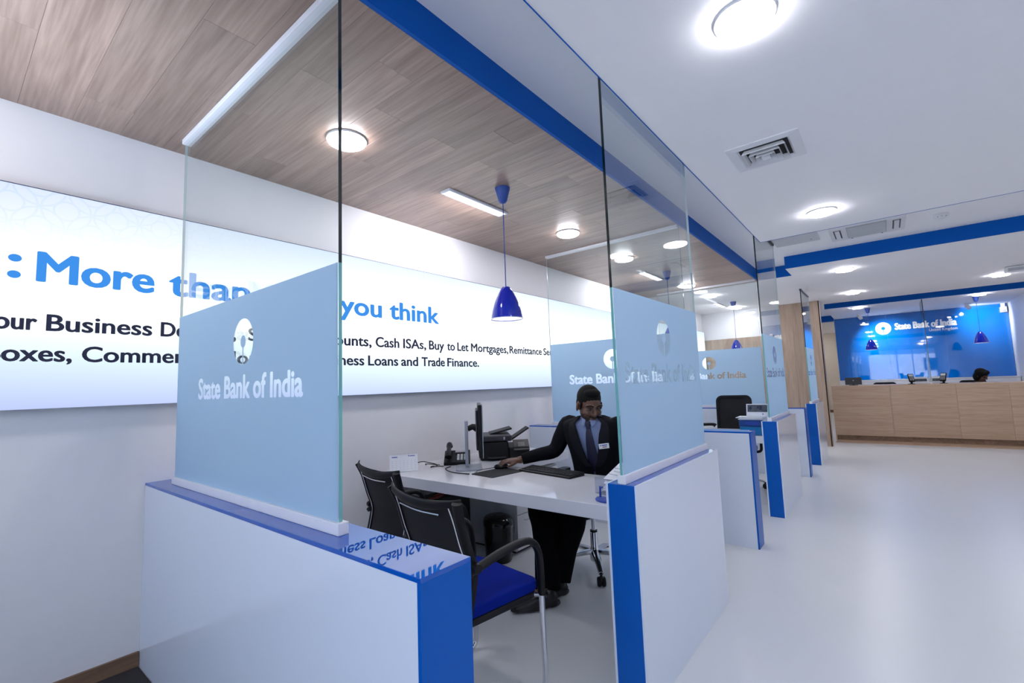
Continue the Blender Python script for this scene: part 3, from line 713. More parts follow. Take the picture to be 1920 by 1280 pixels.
ld = bpy.data.lights.new('added_uplight_lamp', 'SPOT'); ld.energy = UPLIGHT; ld.spot_size = 1.3; ld.spot_blend = 1.0; ld.shadow_soft_size = 0.08; ld.color = (0.66, 0.80, 1.0)
lo = bpy.data.objects.new('added_uplight_lamp', ld); COL.objects.link(lo); lo.parent = t; lo.location = hd_+d*0.10; lo.rotation_euler = d.to_track_quat('-Z', 'Y').to_euler()

# ================================================================== BOOTH FURNITURE
def make_desk(oy, label):
    t = thing('desk', label, 'desk', (0, oy, 0)); Z = 0.705
    bm = B(); prism(bm, [(0.003, 2.075), (2.008, 2.075), (2.008, 2.735), (0.70, 2.735), (0.70, 3.62), (0.003, 3.62)], Z-0.072, Z, 'z'); obj('worktop', bm, 'desk', t, bevel=0.003)
    bm = B(); box(bm, 1.955, 1.995, 2.16, 2.66, 0, Z-0.072); obj('leg_panel', bm, 'white', t, bevel=0.002)
    return t
make_desk(0, 'white gloss desk the seated man works at')
make_desk(3.15, 'white gloss desk of the second booth under the blue brochure box')
def make_pedestal(loc, label):
    t = thing('drawer_unit', label, 'drawers', loc)
    bm = B(); box(bm, -0.255, 0.235, -0.30, 0.30, 0.02, 0.60); obj('body', bm, 'lgray', t, bevel=0.003)
    for z0, z1 in ((0.03, 0.29), (0.295, 0.44), (0.445, 0.59)):
        bm = B(); box(bm, 0.235, 0.253, -0.295, 0.295, z0, z1); dr = obj('drawer', bm, 'white', t, bevel=0.002)
        bm = B(); tube(bm, [(0.253, -0.21, z1-0.045), (0.272, -0.21, z1-0.045), (0.272, -0.09, z1-0.045), (0.253, -0.09, z1-0.045)], 0.005, 8); obj('handle', bm, 'chrome', dr, smooth=True)
    bm = B(); box(bm, -0.24, 0.22, -0.28, 0.28, 0, 0.02); obj('plinth', bm, 'dkgray', t)
make_pedestal((0.40, 3.20, 0), 'pale grey drawer unit under the desk behind the black bin')
# computer tower with red cable under the desk
t = thing('computer_tower', 'black computer case with a red cable under the desk behind the visitor chairs', 'computer', (0.28, 2.45, 0), 0.0)
bm = B(); box(bm, -0.10, 0.10, -0.20, 0.22, 0.012, 0.50); obj('case', bm, 'black', t, bevel=0.006)
bm = B(); box(bm, -0.085, 0.085, -0.206, -0.20, 0.04, 0.47); obj('front_panel', bm, 'dkgray', t, bevel=0.002)
for sx in (-1, 1):
    for sy in (-1, 1):
        bm = B(); lathe(bm, [(0.014, 0), (0.014, 0.013)], 10, c=(sx*0.08, sy*0.17, 0)); obj('foot', bm, 'black', t)
bm = B(); tube(bm, [(0.02, -0.205, 0.42), (0.05, -0.24, 0.46), (0.10, -0.22, 0.52), (0.16, -0.15, 0.535), (0.13, -0.08, 0.55), (0.05, -0.10, 0.515), (0.0, 0.0, 0.505)], 0.008, 8, smooth=5); obj('cable', bm, 'red', t, smooth=True)['label'] = 'red cable'
# waste bin
t = thing('waste_bin', 'gloss black rounded waste bin with lid under the desk', 'bin', (0.575, 2.765, 0), -0.5)
bm = B(); lathe(bm, [(0.05, 0), (0.112, 0.0), (0.118, 0.01), (0.130, 0.15), (0.135, 0.255), (0.10, 0.255), (0.02, 0.255)], 36, sx=1.06, sy=0.80); obj('body', bm, 'blackg', t, smooth=True)
bm = B(); lathe(bm, [(0.137, 0.248), (0.140, 0.262), (0.132, 0.292), (0.112, 0.312), (0.075, 0.322), (0.01, 0.324)], 36, sx=1.06, sy=0.80); obj('lid', bm, 'blackg', t, smooth=True)
bm = B(); box(bm, -0.05, 0.05, -0.02, 0.05, 0.3225, 0.327); obj('lid_flap', bm, 'dkgray', t, bevel=0.002)

# ---- visitor chairs
def visitor_chair():
    t = thing('visitor_chair', 'x', 'chair', (0, 0, 0))
    bm = B(); prism(bm, rrect(0.45, 0.43, 0.05, 5, 0, 0.015), 0.415, 0.458, 'z'); obj('seat', bm, 'seatblue', t, smooth=True, bevel=0.012, seg=3)['label'] = 'royal blue seat cushion'
    bm = B(); prism(bm, rrect(0.44, 0.42, 0.05, 5, 0, 0.015), 0.385, 0.415, 'z'); obj('seat_shell', bm, 'black', t, bevel=0.006)
    prof = catmull([(-0.255, 0.868), (-0.228, 0.80), (-0.198, 0.70), (-0.170, 0.61), (-0.182, 0.52), (-0.205, 0.43), (-0.205, 0.38)], 5)
    prof = [(p[0], p[1]) for p in [(q.x, q.y) for q in [Vector((a, b, 0)) for a, b in [(-0.255, 0.868), (-0.228, 0.80), (-0.198, 0.70), (-0.170, 0.61), (-0.182, 0.52), (-0.205, 0.43), (-0.205, 0.38)]]]]
    def sm(pr): return [(v.x, v.y) for v in catmull([Vector((a, b, 0)) for a, b in pr], 5)]
    prof = sm(prof)
    # mesh panel
    bm = B(); nx = 12; F = []; K = []
    for (yy, zz) in prof:
        F.append([bm.verts.new((-0.225+0.45*i/nx, yy+0.028*((2*i/nx-1)**2)+0.004, zz-0.004)) for i in range(nx+1)])
        K.append([bm.verts.new((-0.225+0.45*i/nx, yy+0.028*((2*i/nx-1)**2)-0.004, zz-0.004)) for i in range(nx+1)])
    for a in range(len(prof)-1):
        for i in range(nx):
            bm.faces.new((F[a][i], F[a][i+1], F[a+1][i+1], F[a+1][i])); bm.faces.new((K[a][i], K[a+1][i], K[a+1][i+1], K[a][i+1]))
    back = obj('backrest', bm, 'blackm', t, smooth=True)
    # frame: two side rails and a broad curved top rail with flared corners
    for s in (-1, 1):
        bm = B(); tube(bm, [(s*(0.232+(0.022 if zz > 0.80 else 0.0)*((zz-0.80)/0.068 if zz > 0.80 else 0)), yy+0.024, zz) for yy, zz in prof], 0.021, 10, flat=0.62); obj('side_rail', bm, 'black', t, smooth=True)
        bm = B(); tube(bm, [(s*0.206, yy+0.010, zz) for yy, zz in prof[2:-4]], 0.0028, 6); obj('piping', bm, 'chrome', back, smooth=True)['label'] = 'bright piping along the frame'
        bm = B(); tube(bm, [(s*0.245, -0.150, 0.615), (s*0.272, -0.150, 0.615)], 0.018, 12); obj('tension_knob', bm, 'black', t, smooth=True)
    bm = B(); tube(bm, [(-0.262, -0.215, 0.878), (-0.22, -0.236, 0.862), (-0.11, -0.252, 0.846), (0, -0.257, 0.842), (0.11, -0.252, 0.846), (0.22, -0.236, 0.862), (0.262, -0.215, 0.874)], [0.008, 0.014, 0.019, 0.021, 0.019, 0.014, 0.008], 10, smooth=4, flat=0.5, hint=Vector((0,1,0))); obj('top_rail', bm, 'black', t, smooth=True)
    bm = B(); tube(bm, [(-0.15, -0.241, 0.812), (0, -0.246, 0.806), (0.15, -0.241, 0.812)], 0.0032, 6, smooth=4); obj('piping', bm, 'chrome', back, smooth=True)['label'] = 'bright piping under the top rail'
    for s in (-1, 1):
        x = s*0.238
        # armrest: from back frame forwards, bends down into the front leg
        bm = B(); tube(bm, [(x, -0.175, 0.585), (x, -0.14, 0.600), (x, -0.02, 0.628), (x, 0.10, 0.642), (x, 0.165, 0.632), (x, 0.203, 0.585), (x, 0.215, 0.50), (x, 0.216, 0.40)], [0.014, 0.020, 0.022, 0.021, 0.020, 0.019, 0.0185, 0.018], 12, smooth=5, flat=0.75, hint=Vector((0,0,1))); obj('armrest', bm, 'black', t, smooth=True)
        # chrome: front leg, floor runner, to the rear cross bar
        bm = B(); tube(bm, [(x, 0.216, 0.405), (x, 0.218, 0.25), (x, 0.222, 0.07), (x, 0.21, 0.028), (x, 0.17, 0.0135), (x, 0.0, 0.0135), (x, -0.22, 0.0135)], 0.0125, 12, smooth=5); obj('leg', bm, 'chrome', t, smooth=True)
        bm = B(); tube(bm, [(x, 0.214, 0.398), (s*0.20, 0.19, 0.398)], 0.009, 8); obj('bracket', bm, 'chrome', t, smooth=True)
    bm = B(); tube(bm, [(-0.238, -0.21, 0.0135), (0.238, -0.21, 0.0135)], 0.0124, 12); obj('rear_bar', bm, 'chrome', t, smooth=True)
    return t
vc = visitor_chair(); vc.location = (1.47, 1.52, 0); vc.rotation_euler = (0, 0, -0.15); vc['label'] = 'black mesh visitor chair with blue seat next to the blue end of the nearest partition'; vc['group'] = 'visitor chairs'
dup(vc, (0.745, 1.815, 0), -0.19, 'black mesh visitor chair farther left, partly hidden behind the other chair', 'visitor chairs')

# ---- office swivel chairs
def office_chair(back_top=0.98, a0=-0.94):
    t = thing('office_chair', 'x', 'chair', (0, 0, 0))      # faces -y
    bm = B(); lathe(bm, [(0.001, 0.055), (0.030, 0.055), (0.034, 0.07), (0.036, 0.13), (0.030, 0.145), (0.027, 0.15), (0.027, 0.245), (0.024, 0.25), (0.001, 0.25)], 20); obj('hub', bm, 'chrome', t, smooth=True)
    bm = B(); lathe(bm, [(0.001, 0.25), (0.026, 0.25), (0.026, 0.262), (0.001, 0.262)], 16); obj('collar', bm, 'black', t)
    bm = B(); lathe(bm, [(0.001, 0.26), (0.016, 0.26), (0.016, 0.40), (0.001, 0.40)], 16); obj('gas_lift', bm, 'chrome', t, smooth=True)
    for k in range(5):
        a = a0+2*PI*k/5; c, s = math.cos(a), math.sin(a)
        bm = B(); tube(bm, [(c*0.025, s*0.025, 0.118), (c*0.15, s*0.15, 0.112), (c*0.295, s*0.295, 0.078)], [0.028, 0.024, 0.016], 8, flat=0.7); leg = obj('base_leg', bm, 'chrome', t, smooth=True)
        bm = B()
        q = Vector((c*0.30, s*0.30, 0.030)); n = Vector((-s, c, 0))
        for w_ in (-0.015, 0.015):
            tube(bm, [q+n*(w_-0.012), q+n*(w_-0.006), q+n*(w_+0.006), q+n*(w_+0.012)], [0.024, 0.030, 0.030, 0.024], 16)
        ell(bm, q+Vector((0, 0, 0.006)), (0.024, 0.024, 0.030))
        tube(bm, [q+Vector((0, 0, 0.0)), q+Vector((0, 0, 0.045))], 0.008, 8)
        obj('caster', bm, 'black', leg, smooth=True)
    bm = B(); box(bm, -0.10, 0.10, -0.12, 0.14, 0.385, 0.425); obj('mechanism', bm, 'black', t, bevel=0.01)
    bm = B(); prism(bm, rrect(0.48, 0.46, 0.09, 6), 0.42, 0.475, 'z'); obj('seat', bm, 'dkgray', t, smooth=True, bevel=0.018, seg=3)
    zc = (0.53+back_top)/2; H = back_top-0.53
    bm = B(); pr = rrect(0.41, H, 0.07, 6, 0, zc); pi_ = rrect(0.355, H-0.055, 0.05, 6, 0, zc)
    def by(x, z): return 0.235+0.05*((z-0.53)/0.5)-0.05*(x/0.23)**2
    for off in (0, ): pass
    V = []
    for lp in (pr, pi_):
        V.append([bm.verts.new((x, by(x, z)-0.012, z)) for x, z in lp]); V.append([bm.verts.new((x, by(x, z)+0.016, z)) for x, z in lp])
    n = len(pr)
    for i in range(n):
        j = (i+1) % n
        bm.faces.new((V[0][i], V[0][j], V[2][j], V[2][i])); bm.faces.new((V[1][i], V[3][i], V[3][j], V[1][j]))
        bm.faces.new((V[0][i], V[1][i], V[1][j], V[0][j])); bm.faces.new((V[2][i], V[2][j], V[3][j], V[3][i]))
    fr = obj('back_frame', bm, 'black', t, smooth=True)
    bm = B(); nx, nz = 10, 10; G = []
    for b_ in range(nz+1):
        z = zc-(H-0.05)/2+(H-0.05)*b_/nz
        G.append([bm.verts.new((-0.1795+0.359*i/nx, by(-0.1795+0.359*i/nx, z)+0.002, z)) for i in range(nx+1)])
    for b_ in range(nz):
        for i in range(nx): bm.faces.new((G[b_][i], G[b_][i+1], G[b_+1][i+1], G[b_+1][i]))
    r = bmesh.ops.extrude_face_region(bm, geom=list(bm.faces))
    for v in [g for g in r['geom'] if isinstance(g, bmesh.types.BMVert)]: v.co.y += 0.004
    # clip corners so the mesh stays inside the rounded frame
    for v in bm.verts:
        dx = abs(v.co.x)-0.1415; dz = abs(v.co.z-zc)-(H/2-0.065)
        if dx > 0 and dz > 0:
            l = math.hypot(dx, dz)
            if l > 0.045: v.co.x -= math.copysign(dx*(1-0.045/l), v.co.x); v.co.z -= math.copysign(dz*(1-0.045/l), v.co.z-zc)
    obj('back_mesh', bm, 'blackm', t, smooth=True)
    bm = B(); tube(bm, [(0, 0.12, 0.40), (0, 0.24, 0.42), (0, 0.285, 0.50), (0, 0.285, 0.68)], [0.03, 0.03, 0.028, 0.02], 10, smooth=4, flat=0.5); obj('back_support', bm, 'black', t, smooth=True)
    for s in (-1, 1):
        bm = B(); tube(bm, [(s*0.16, 0.06, 0.41), (s*0.27, 0.06, 0.42), (s*0.285, 0.06, 0.50), (s*0.285, 0.05, 0.635)], 0.016, 10, smooth=4); ar = obj('arm_post', bm, 'black', t, smooth=True)
        bm = B(); prism(bm, rrect(0.075, 0.24, 0.03, 4, s*0.285, 0.03), 0.632, 0.655, 'z'); obj('arm_pad', bm, 'black', ar, bevel=0.006)
    return t
oc = office_chair(0.93); oc.location = (1.265, 3.0, 0); oc['label'] = 'swivel chair with chrome star base under the seated man'; oc['group'] = 'office swivel chairs'
oc2 = office_chair(1.075, a0=0.05); oc2.location = (1.475, 6.10, 0); oc2.rotation_euler = (0, 0, 0.10); oc2['label'] = 'empty black high-backed mesh swivel chair in the second booth'; oc2['group'] = 'office swivel chairs'
dup(oc2, (2.93, 12.75, 0), 0.0, 'swivel chair behind the counter, its top edge showing left of the card readers', 'office swivel chairs')
dup(oc2, (4.33, 12.75, 0), 0.1, 'swivel chair of the dark-haired clerk behind the reception counter', 'office swivel chairs')

# ================================================================== THINGS ON THE DESK
Z = 0.705
t = thing('monitor', 'black computer monitor on a grey stand, seen edge-on, on the desk of the seated man', 'monitor', (0.515, 2.510, Z), math.atan2(0.69, 0.72)-PI/2)
# local +y points towards the man (screen side)
bm = B(); prism(bm, rrect(0.24, 0.19, 0.03, 5, 0, 0.015), 0, 0.012, 'z'); obj('base', bm, 'silver', t, bevel=0.003)
bm = B(); box(bm, -0.028, 0.028, -0.012, 0.012, 0.012, 0.345); obj('stand_post', bm, 'silver', t, bevel=0.003)
bm = B(); tube(bm, [(0, 0.010, 0.285), (0, 0.045, 0.300), (0, 0.075, 0.290)], [0.020, 0.022, 0.030], 12); obj('arm', bm, 'black', t, smooth=True)
bm = B(); box(bm, -0.255, 0.255, 0.086, 0.112, 0.105, 0.468); obj('screen_body', bm, 'black', t, bevel=0.006)
bm = B(); box(bm, -0.20, 0.20, 0.070, 0.086, 0.15, 0.43); obj('back_shell', bm, 'dkgray', t, bevel=0.01)
bm = B(); box(bm, -0.257, 0.257, 0.112, 0.117, 0.103, 0.470); fr = obj('bezel', bm, 'silver', t, bevel=0.002)
bm = B(); box(bm, -0.245, 0.245, 0.117, 0.1185, 0.118, 0.458); obj('screen', bm, 'screen', fr)
t = thing('mouse_pad', 'black mouse pad in front of the monitor', 'mouse pad', (0.832, 2.485, Z), -0.13)
bm = B(); prism(bm, rrect(0.225, 0.30, 0.015), 0, 0.004, 'z'); obj('pad', bm, 'blackm', t)
t = thing('computer_mouse', 'black mouse under the hand of the man', 'mouse', (0.755, 2.615, Z+0.004), 2.47)
bm = B(); ell(bm, (0, 0, 0.010), (0.031, 0.056, 0.024), None, 20, 12)
for v in bm.verts: v.co.z = max(v.co.z, 0.0)
obj('shell', bm, 'blackg', t, smooth=True)
bm = B(); tube(bm, [(0, 0.055, 0.008), (0.01, 0.10, 0.003), (-0.03, 0.17, 0.002), (-0.10, 0.20, 0.002)], 0.002, 6, smooth=4); obj('cable', bm, 'black', t, smooth=True)
t = thing('keyboard', 'black keyboard lying before the man', 'keyboard', (1.165, 2.635, Z), -0.16)
bm = B(); prism(bm, [(-0.072, 0), (0.072, 0), (0.072, 0.022), (0.055, 0.024), (-0.065, 0.013), (-0.072, 0.010)], -0.235, 0.235, 'x'); obj('case', bm, 'black', t, bevel=0.002)
bm = B()
for r in range(5):
    for c in range(18):
        if r == 0 and 5 <= c <= 9: continue
        x = -0.218+c*0.0245; y = -0.050+r*0.0215
        zz = 0.0135+(y+0.065)*0.0917
        box(bm, x, x+0.0205, y, y+0.0175, zz, zz+0.005)
box(bm, -0.218+5*0.0245, -0.218+9*0.0245+0.0205, -0.05, -0.0325, 0.015, 0.020)
obj('keys', bm, 'dkgray', t)['kind'] = 'stuff'
t = thing('desk_phone', 'black desk telephone with handset behind the monitor stand', 'telephone', (0.275, 2.645, Z), 0.75)
bm = B(); prism(bm, [(-0.10, 0), (0.10, 0), (0.10, 0.085), (0.075, 0.090), (-0.10, 0.022)], -0.10, 0.10, 'x'); obj('base', bm, 'black', t, bevel=0.004)
bm = B(); tube(bm, [(-0.065, -0.085, 0.062), (-0.065, -0.06, 0.082), (-0.065, 0.02, 0.112), (-0.065, 0.09, 0.135), (-0.065, 0.115, 0.118)], [0.026, 0.022, 0.017, 0.022, 0.027], 12, smooth=4); obj('handset', bm, 'black', t, smooth=True)
bm = B(); obox(bm, Matrix.Translation((0.035, 0.045, 0.088)) @ Matrix.Rotation(0.34, 4, 'X'), 0.10, 0.05, 0.006); obj('display', bm, 'gray', t)
bm = B()
for r in range(4):
    for c in range(3): obox(bm, Matrix.Translation((0.01+c*0.026, -0.068+r*0.022, 0.0385+r*0.0085)) @ Matrix.Rotation(0.34, 4, 'X'), 0.018, 0.014, 0.008)
obj('keys', bm, 'lgray', t)['kind'] = 'stuff'
t = thing('phone_cable', 'thin black cables curling on the desk by the telephone', 'cable', (0, 0, Z))
for pts in ([(0.30, 2.475, 0.004), (0.22, 2.44, 0.004), (0.24, 2.40, 0.004), (0.28, 2.43, 0.020), (0.19, 2.37, 0.045), (0.13, 2.33, 0.030)],
            [(0.36, 2.49, 0.004), (0.40, 2.40, 0.004), (0.55, 2.33, 0.004), (0.70, 2.34, 0.004)],
            [(0.13, 2.45, 0.004), (0.17, 2.42, 0.020), (0.23, 2.50, 0.004)]):
    bm = B(); tube(bm, pts, 0.0035, 6, smooth=6); obj('cable_run', bm, 'black', t, smooth=True)
t = thing('printer', 'black multifunction printer on the desk return behind the monitor', 'printer', (0.405, 3.06, Z), math.radians(45))
# local -y faces the room
bm = B(); box(bm, -0.20, 0.03, -0.17, 0.17, 0.0, 0.145); obj('body', bm, 'black', t, bevel=0.012, seg=3)
bm = B(); box(bm, -0.205, 0.06, -0.175, 0.175, 0.147, 0.195); obj('scanner_lid', bm, 'dkgray', t, bevel=0.014, seg=3)
bm = B(); obox(bm, Matrix.Translation((-0.02, 0.05, 0.215)) @ Matrix.Rotation(-0.22, 4, 'Y'), 0.19, 0.20, 0.014); obj('document_tray', bm, 'black', t, bevel=0.004)
bm = B(); box(bm, 0.03, 0.20, -0.17, 0.17, 0.0, 0.10); obj('feeder_body', bm, 'black', t, bevel=0.012, seg=3)
bm = B(); obox(bm, Matrix.Translation((0.145, 0.07, 0.185)) @ Matrix.Rotation(-0.55, 4, 'Y'), 0.18, 0.16, 0.012); obj('paper_support', bm, 'black', t, bevel=0.003)
bm = B(); obox(bm, Matrix.Translation((0.135, -0.135, 0.108)) @ Matrix.Rotation(0.75, 4, 'X'), 0.13, 0.11, 0.014); cp = obj('control_panel', bm, 'dkgray', t, bevel=0.004)
bm = B(); obox(bm, Matrix.Translation((0.135, -0.143, 0.114)) @ Matrix.Rotation(0.75, 4, 'X'), 0.055, 0.045, 0.006); obj('display', bm, 'lcd', cp)
bm = B(); box(bm, -0.14, 0.0, -0.22, -0.165, 0.022, 0.032); obj('output_tray', bm, 'dkgray', t)
bm = B(); obox(bm, Matrix.Translation((-0.005, -0.1775, 0.172)), 0.012, 0.004, 0.022); obj('emblem', bm, 'silver', t)
t = thing('desk_calendar', 'white tent calendar standing at the wall end of the desk', 'calendar', (0.155, 2.215, Z), math.radians(54))
for s in (1, -1):
    bm = B(); obox(bm, Matrix.Translation((0, s*0.026, 0.060)) @ Matrix.Rotation(s*0.42, 4, 'X'), 0.20, 0.003, 0.128); card = obj('leaf', bm, 'paper', t)
    if s == -1:
        RT = Matrix.Translation((0, -0.026, 0.060)) @ Matrix.Rotation(-0.42, 4, 'X')
        bm = B()
        for r in range(5):
            for c in range(7): obox(bm, RT @ Matrix.Translation((-0.081+c*0.027, -0.0018, 0.016-r*0.015)), 0.010, 0.0006, 0.003)
        obj('date_print', bm, 'lgray', card)['kind'] = 'stuff'
        bm = B(); obox(bm, RT @ Matrix.Translation((-0.065, -0.0018, 0.045)), 0.04, 0.0008, 0.006); obox(bm, RT @ Matrix.Translation((0.062, -0.0018, 0.049)), 0.036, 0.0008, 0.005); ell(bm, RT @ Vector((0.036, -0.0018, 0.049)), (0.005, 0.001, 0.005), None, 12, 8); obj('heading_print', bm, 'blueink', card)
bm = B()
for k in range(16): tube(bm, [(-0.09+k*0.012, -0.006, 0.116), (-0.09+k*0.012, 0, 0.1245), (-0.09+k*0.012, 0.006, 0.116)], 0.0012, 5)
obj('wire_binding', bm, 'silver', t)['kind'] = 'stuff'
# clear leaflet box and pen stand at the right end of the desk
t = thing('leaflet_box', 'clear acrylic box of white leaflets at the right end of the desk', 'box', (1.835, 2.335, Z), -0.36)
bm = B(); box(bm, -0.11, 0.11, -0.10, 0.10, 0, 0.003); obj('base', bm, 'clearp', t)
for a in ((-0.11, -0.107, -0.10, 0.10), (0.107, 0.11, -0.10, 0.10), (-0.107, 0.107, -0.10, -0.097), (-0.107, 0.107, 0.097, 0.10)):
    bm = B(); box(bm, a[0], a[1], a[2], a[3], 0.003, 0.085); obj('side', bm, 'clearp', t)
for k in range(5):
    bm = B(); obox(bm, Matrix.Translation((random.uniform(-.012, .012), 0.004*k, 0.040+0.018*k)) @ Matrix.Rotation(random.uniform(-.12, .12), 4, 'Z') @ Matrix.Rotation(0.25+0.06*k, 4, 'X') @ Matrix.Rotation(random.uniform(-.08, .08), 4, 'Y'), 0.175, 0.15, 0.003)
    l_ = obj('leaflet', bm, 'paper', t)
    if k == 4:
        bm = B()
        for r in range(5): obox(bm, Matrix.Translation((-0.02+0.01*(r % 2), 0.004*k-0.05+r*0.022, 0.040+0.018*k-0.011+r*0.0126)) @ Matrix.Rotation(0.49, 4, 'X'), 0.10-0.02*(r % 2), 0.004, 0.0008)
        obj('print', bm, 'silver', l_)
t = thing('pen_stand', 'small dark blue pen stand at the front edge of the desk', 'pen stand', (1.815, 2.155, Z), -0.5)
bm = B(); lathe(bm, [(0.001, 0), (0.055, 0), (0.058, 0.006), (0.050, 0.013), (0.001, 0.016)], 28, sx=1.0, sy=0.62); obj('base', bm, 'blueink', t, smooth=True)
bm = B(); tube(bm, [(-0.030, 0, 0.012), (-0.030, 0, 0.05), (-0.026, 0.0, 0.066)], [0.006, 0.005, 0.007], 10); obj('pen_holder', bm, 'blueink', t, smooth=True)
bm = B(); tube(bm, [(-0.026, 0, 0.060), (-0.006, 0, 0.066)], 0.004, 8); obj('pen_clip', bm, 'blueink', t, smooth=True)

# ---- second booth: brochure box, brochures, telephone
t = thing('brochure_box', 'glossy blue box with an oval opening on the desk of the second booth', 'box', (1.868, 5.36, Z), -0.02)
bm = B(); box(bm, -0.125, 0.125, -0.07, 0.09, 0, 0.085); obj('lower_tray', bm, 'cyan', t, bevel=0.006)
bm = B(); box(bm, -0.128, 0.128, -0.075, 0.09, 0.085, 0.155); up_ = obj('body', bm, 'dkblue', t, bevel=0.008)
bm = B(); prism(bm, [(0.075*math.cos(2*PI*k/20), 0.120+0.020*math.sin(2*PI*k/20)) for k in range(20)], -0.080, -0.075, 'y'); obj('slot_rim', bm, 'blueink', up_)
t = thing('brochure_stack', 'stack of white brochures lying on the blue box', 'brochures', (1.868, 5.36, Z+0.155), 0)
for k in range(4):
    bm = B(); obox(bm, Matrix.Translation((-0.012+0.02*math.sin(k*2.1), -0.005*k, 0.004+0.008*k)) @ Matrix.Rotation(0.05*math.sin(k*3), 4, 'Z'), 0.25, 0.14, 0.007); obj('brochure', bm, 'paper', t)
t = thing('brochure', 'white brochure with a dark photograph standing on the brochure stack', 'brochure', (1.895, 5.36, Z+0.189), -0.02)
T = Matrix.Translation((0.01, 0, 0.062)) @ Matrix.Rotation(-0.22, 4, 'X')
bm = B(); obox(bm, T, 0.20, 0.008, 0.125); cv = obj('cover', bm, 'paper', t)
bm = B(); obox(bm, T @ Matrix.Translation((0.004, -0.0045, 0.016)), 0.186, 0.001, 0.075); obj('photograph', bm, 'pic', cv)
bm = B()
for x, z, w_, h in ((-0.06, 0.02, 0.02, 0.03), (0.01, 0.028, 0.016, 0.03), (0.035, 0.022, 0.026, 0.045)): obox(bm, T @ Matrix.Translation((x, -0.0052, z)), w_, 0.0006, h)
obj('figures_print', bm, 'dark_ink', cv)
bm = B(); obox(bm, T @ Matrix.Translation((0.055, -0.0045, -0.042)), 0.012, 0.001, 0.010); obj('emblem_print', bm, 'blueink', cv)
t = thing('desk_phone', 'dark telephone at the left on the desk of the second booth', 'telephone', (1.405, 5.36, Z), 0.2)
bm = B(); prism(bm, [(-0.09, 0), (0.09, 0), (0.09, 0.08), (-0.09, 0.03)], -0.09, 0.09, 'x'); obj('base', bm, 'gray', t, bevel=0.004)
bm = B(); tube(bm, [(-0.09, 0.0, 0.075), (-0.05, 0, 0.090), (0.05, 0, 0.094), (0.08, 0, 0.078)], [0.024, 0.016, 0.016, 0.024], 12, smooth=4); obj('handset', bm, 'black', t, smooth=True)

# ================================================================== RECEPTION
t = thing('reception_counter', 'long oak reception counter before the blue wall', 'counter', (0, 0, 0))
for a, b_ in ((2.098, 3.00), (3.00, 3.905), (3.905, 4.55), (4.55, 5.165)):
    bm = B(); box(bm, a+0.001, b_-0.001, 11.25, 11.27, 0.098, 1.030); obj('front_board', bm, 'oak_h', t, bevel=0.001)
bm = B(); box(bm, 2.098, 2.118, 11.271, 11.95, 0.0, 1.030); obj('side_board', bm, 'oak_h', t)
bm = B(); box(bm, 2.12, 5.165, 11.29, 11.93, 0.0, 1.028); obj('body', bm, 'white', t)
bm = B(); box(bm, 2.118, 5.165, 11.275, 11.29, 0.0, 0.098); obj('kick_board', bm, 'oak_b', t)
bm = B(); box(bm, 2.095, 5.166, 11.247, 11.97, 1.030, 1.0535); obj('counter_top', bm, 'oak_h', t, bevel=0.002)
t = thing('back_cabinet', 'low white cabinet along the foot of the blue wall', 'cabinet', (0, 0, 0))
bm = B(); box(bm, 2.06, 5.165, 14.25, 14.61, 0.05, 1.09); obj('body', bm, 'white', t)
bm = B(); box(bm, 2.05, 5.166, 14.23, 14.61, 1.09, 1.115); obj('top', bm, 'white', t)
for k in range(4):
    bm = B(); box(bm, 2.07+k*0.774, 2.07+k*0.774+0.764, 14.232, 14.25, 0.06, 1.08); obj('door', bm, 'white', t)
# blue logo wall
t = thing('logo_wall', 'glossy blue glass wall carrying the white round logo and bank name', 'sign wall', (0, 0, 0))
for k in range(3):
    a = 2.04+k*1.042
    bm = B(); box(bm, a+0.0005, a+1.0415, 14.635, 14.655, 1.05, 2.699); obj('blue_panel', bm, 'bwall', t)
raw('lettering', bold_text([(NAME, 3.232, 4.337)], 2.312, 0.150, 0.011, 'y', 14.632, 0), 'logo', t)
raw('lettering', bold_text([('United Kingdom', 3.853, 4.337)], 2.212, 0.058, 0, 'y', 14.632, 0), 'logo', t)
obj('logo', lay(filled([logo_poly(3.014, 2.362, 0.152)]), 'y', 14.628, 0.006), 'logo', t)
# spot lights on the ceiling washing the wall
def spot(x, y, aim, lab, W):
    t = thing('spotlight', lab, 'spotlight', (x, y, 2.70), 0, 'ceiling spotlights')
    bm = B(); lathe(bm, [(0.001, 0), (0.055, 0), (0.055, -0.02), (0.001, -0.02)], 20); obj('base', bm, 'white', t, smooth=True)
    d = (Vector(aim)-Vector((x, y, 2.62))).normalized()
    bm = B(); tube(bm, [Vector((0, 0, -0.075))-d*0.06, Vector((0, 0, -0.075))+d*0.05], [0.036, 0.042], 18); tube(bm, [(0, 0, -0.015), (0, 0, -0.07)], 0.010, 8); obj('head', bm, 'white', t, smooth=True)
    bm = B(); tube(bm, [Vector((0, 0, -0.075))+d*0.050, Vector((0, 0, -0.075))+d*0.052], 0.034, 18); obj('lamp_glass', bm, 'bulb', t)
    ld = bpy.data.lights.new('spot_lamp', 'SPOT'); ld.energy = W; ld.spot_size = 1.7; ld.spot_blend = 0.9; ld.shadow_soft_size = 0.03; ld.color = (0.9, 0.96, 1.0)
    lo = bpy.data.objects.new('spot_lamp', ld); COL.objects.link(lo); lo.parent = t
    lo.location = Vector((0, 0, -0.075))+d*0.06; lo.rotation_euler = d.to_track_quat('-Z', 'Y').to_euler()
spot(2.60, 13.90, (3.12, 14.65, 1.80), 'small white spotlight above the left of the logo wall', 170)
spot(4.47, 13.90, (4.80, 14.65, 2.30), 'small white spotlight above the right of the logo wall', 80)
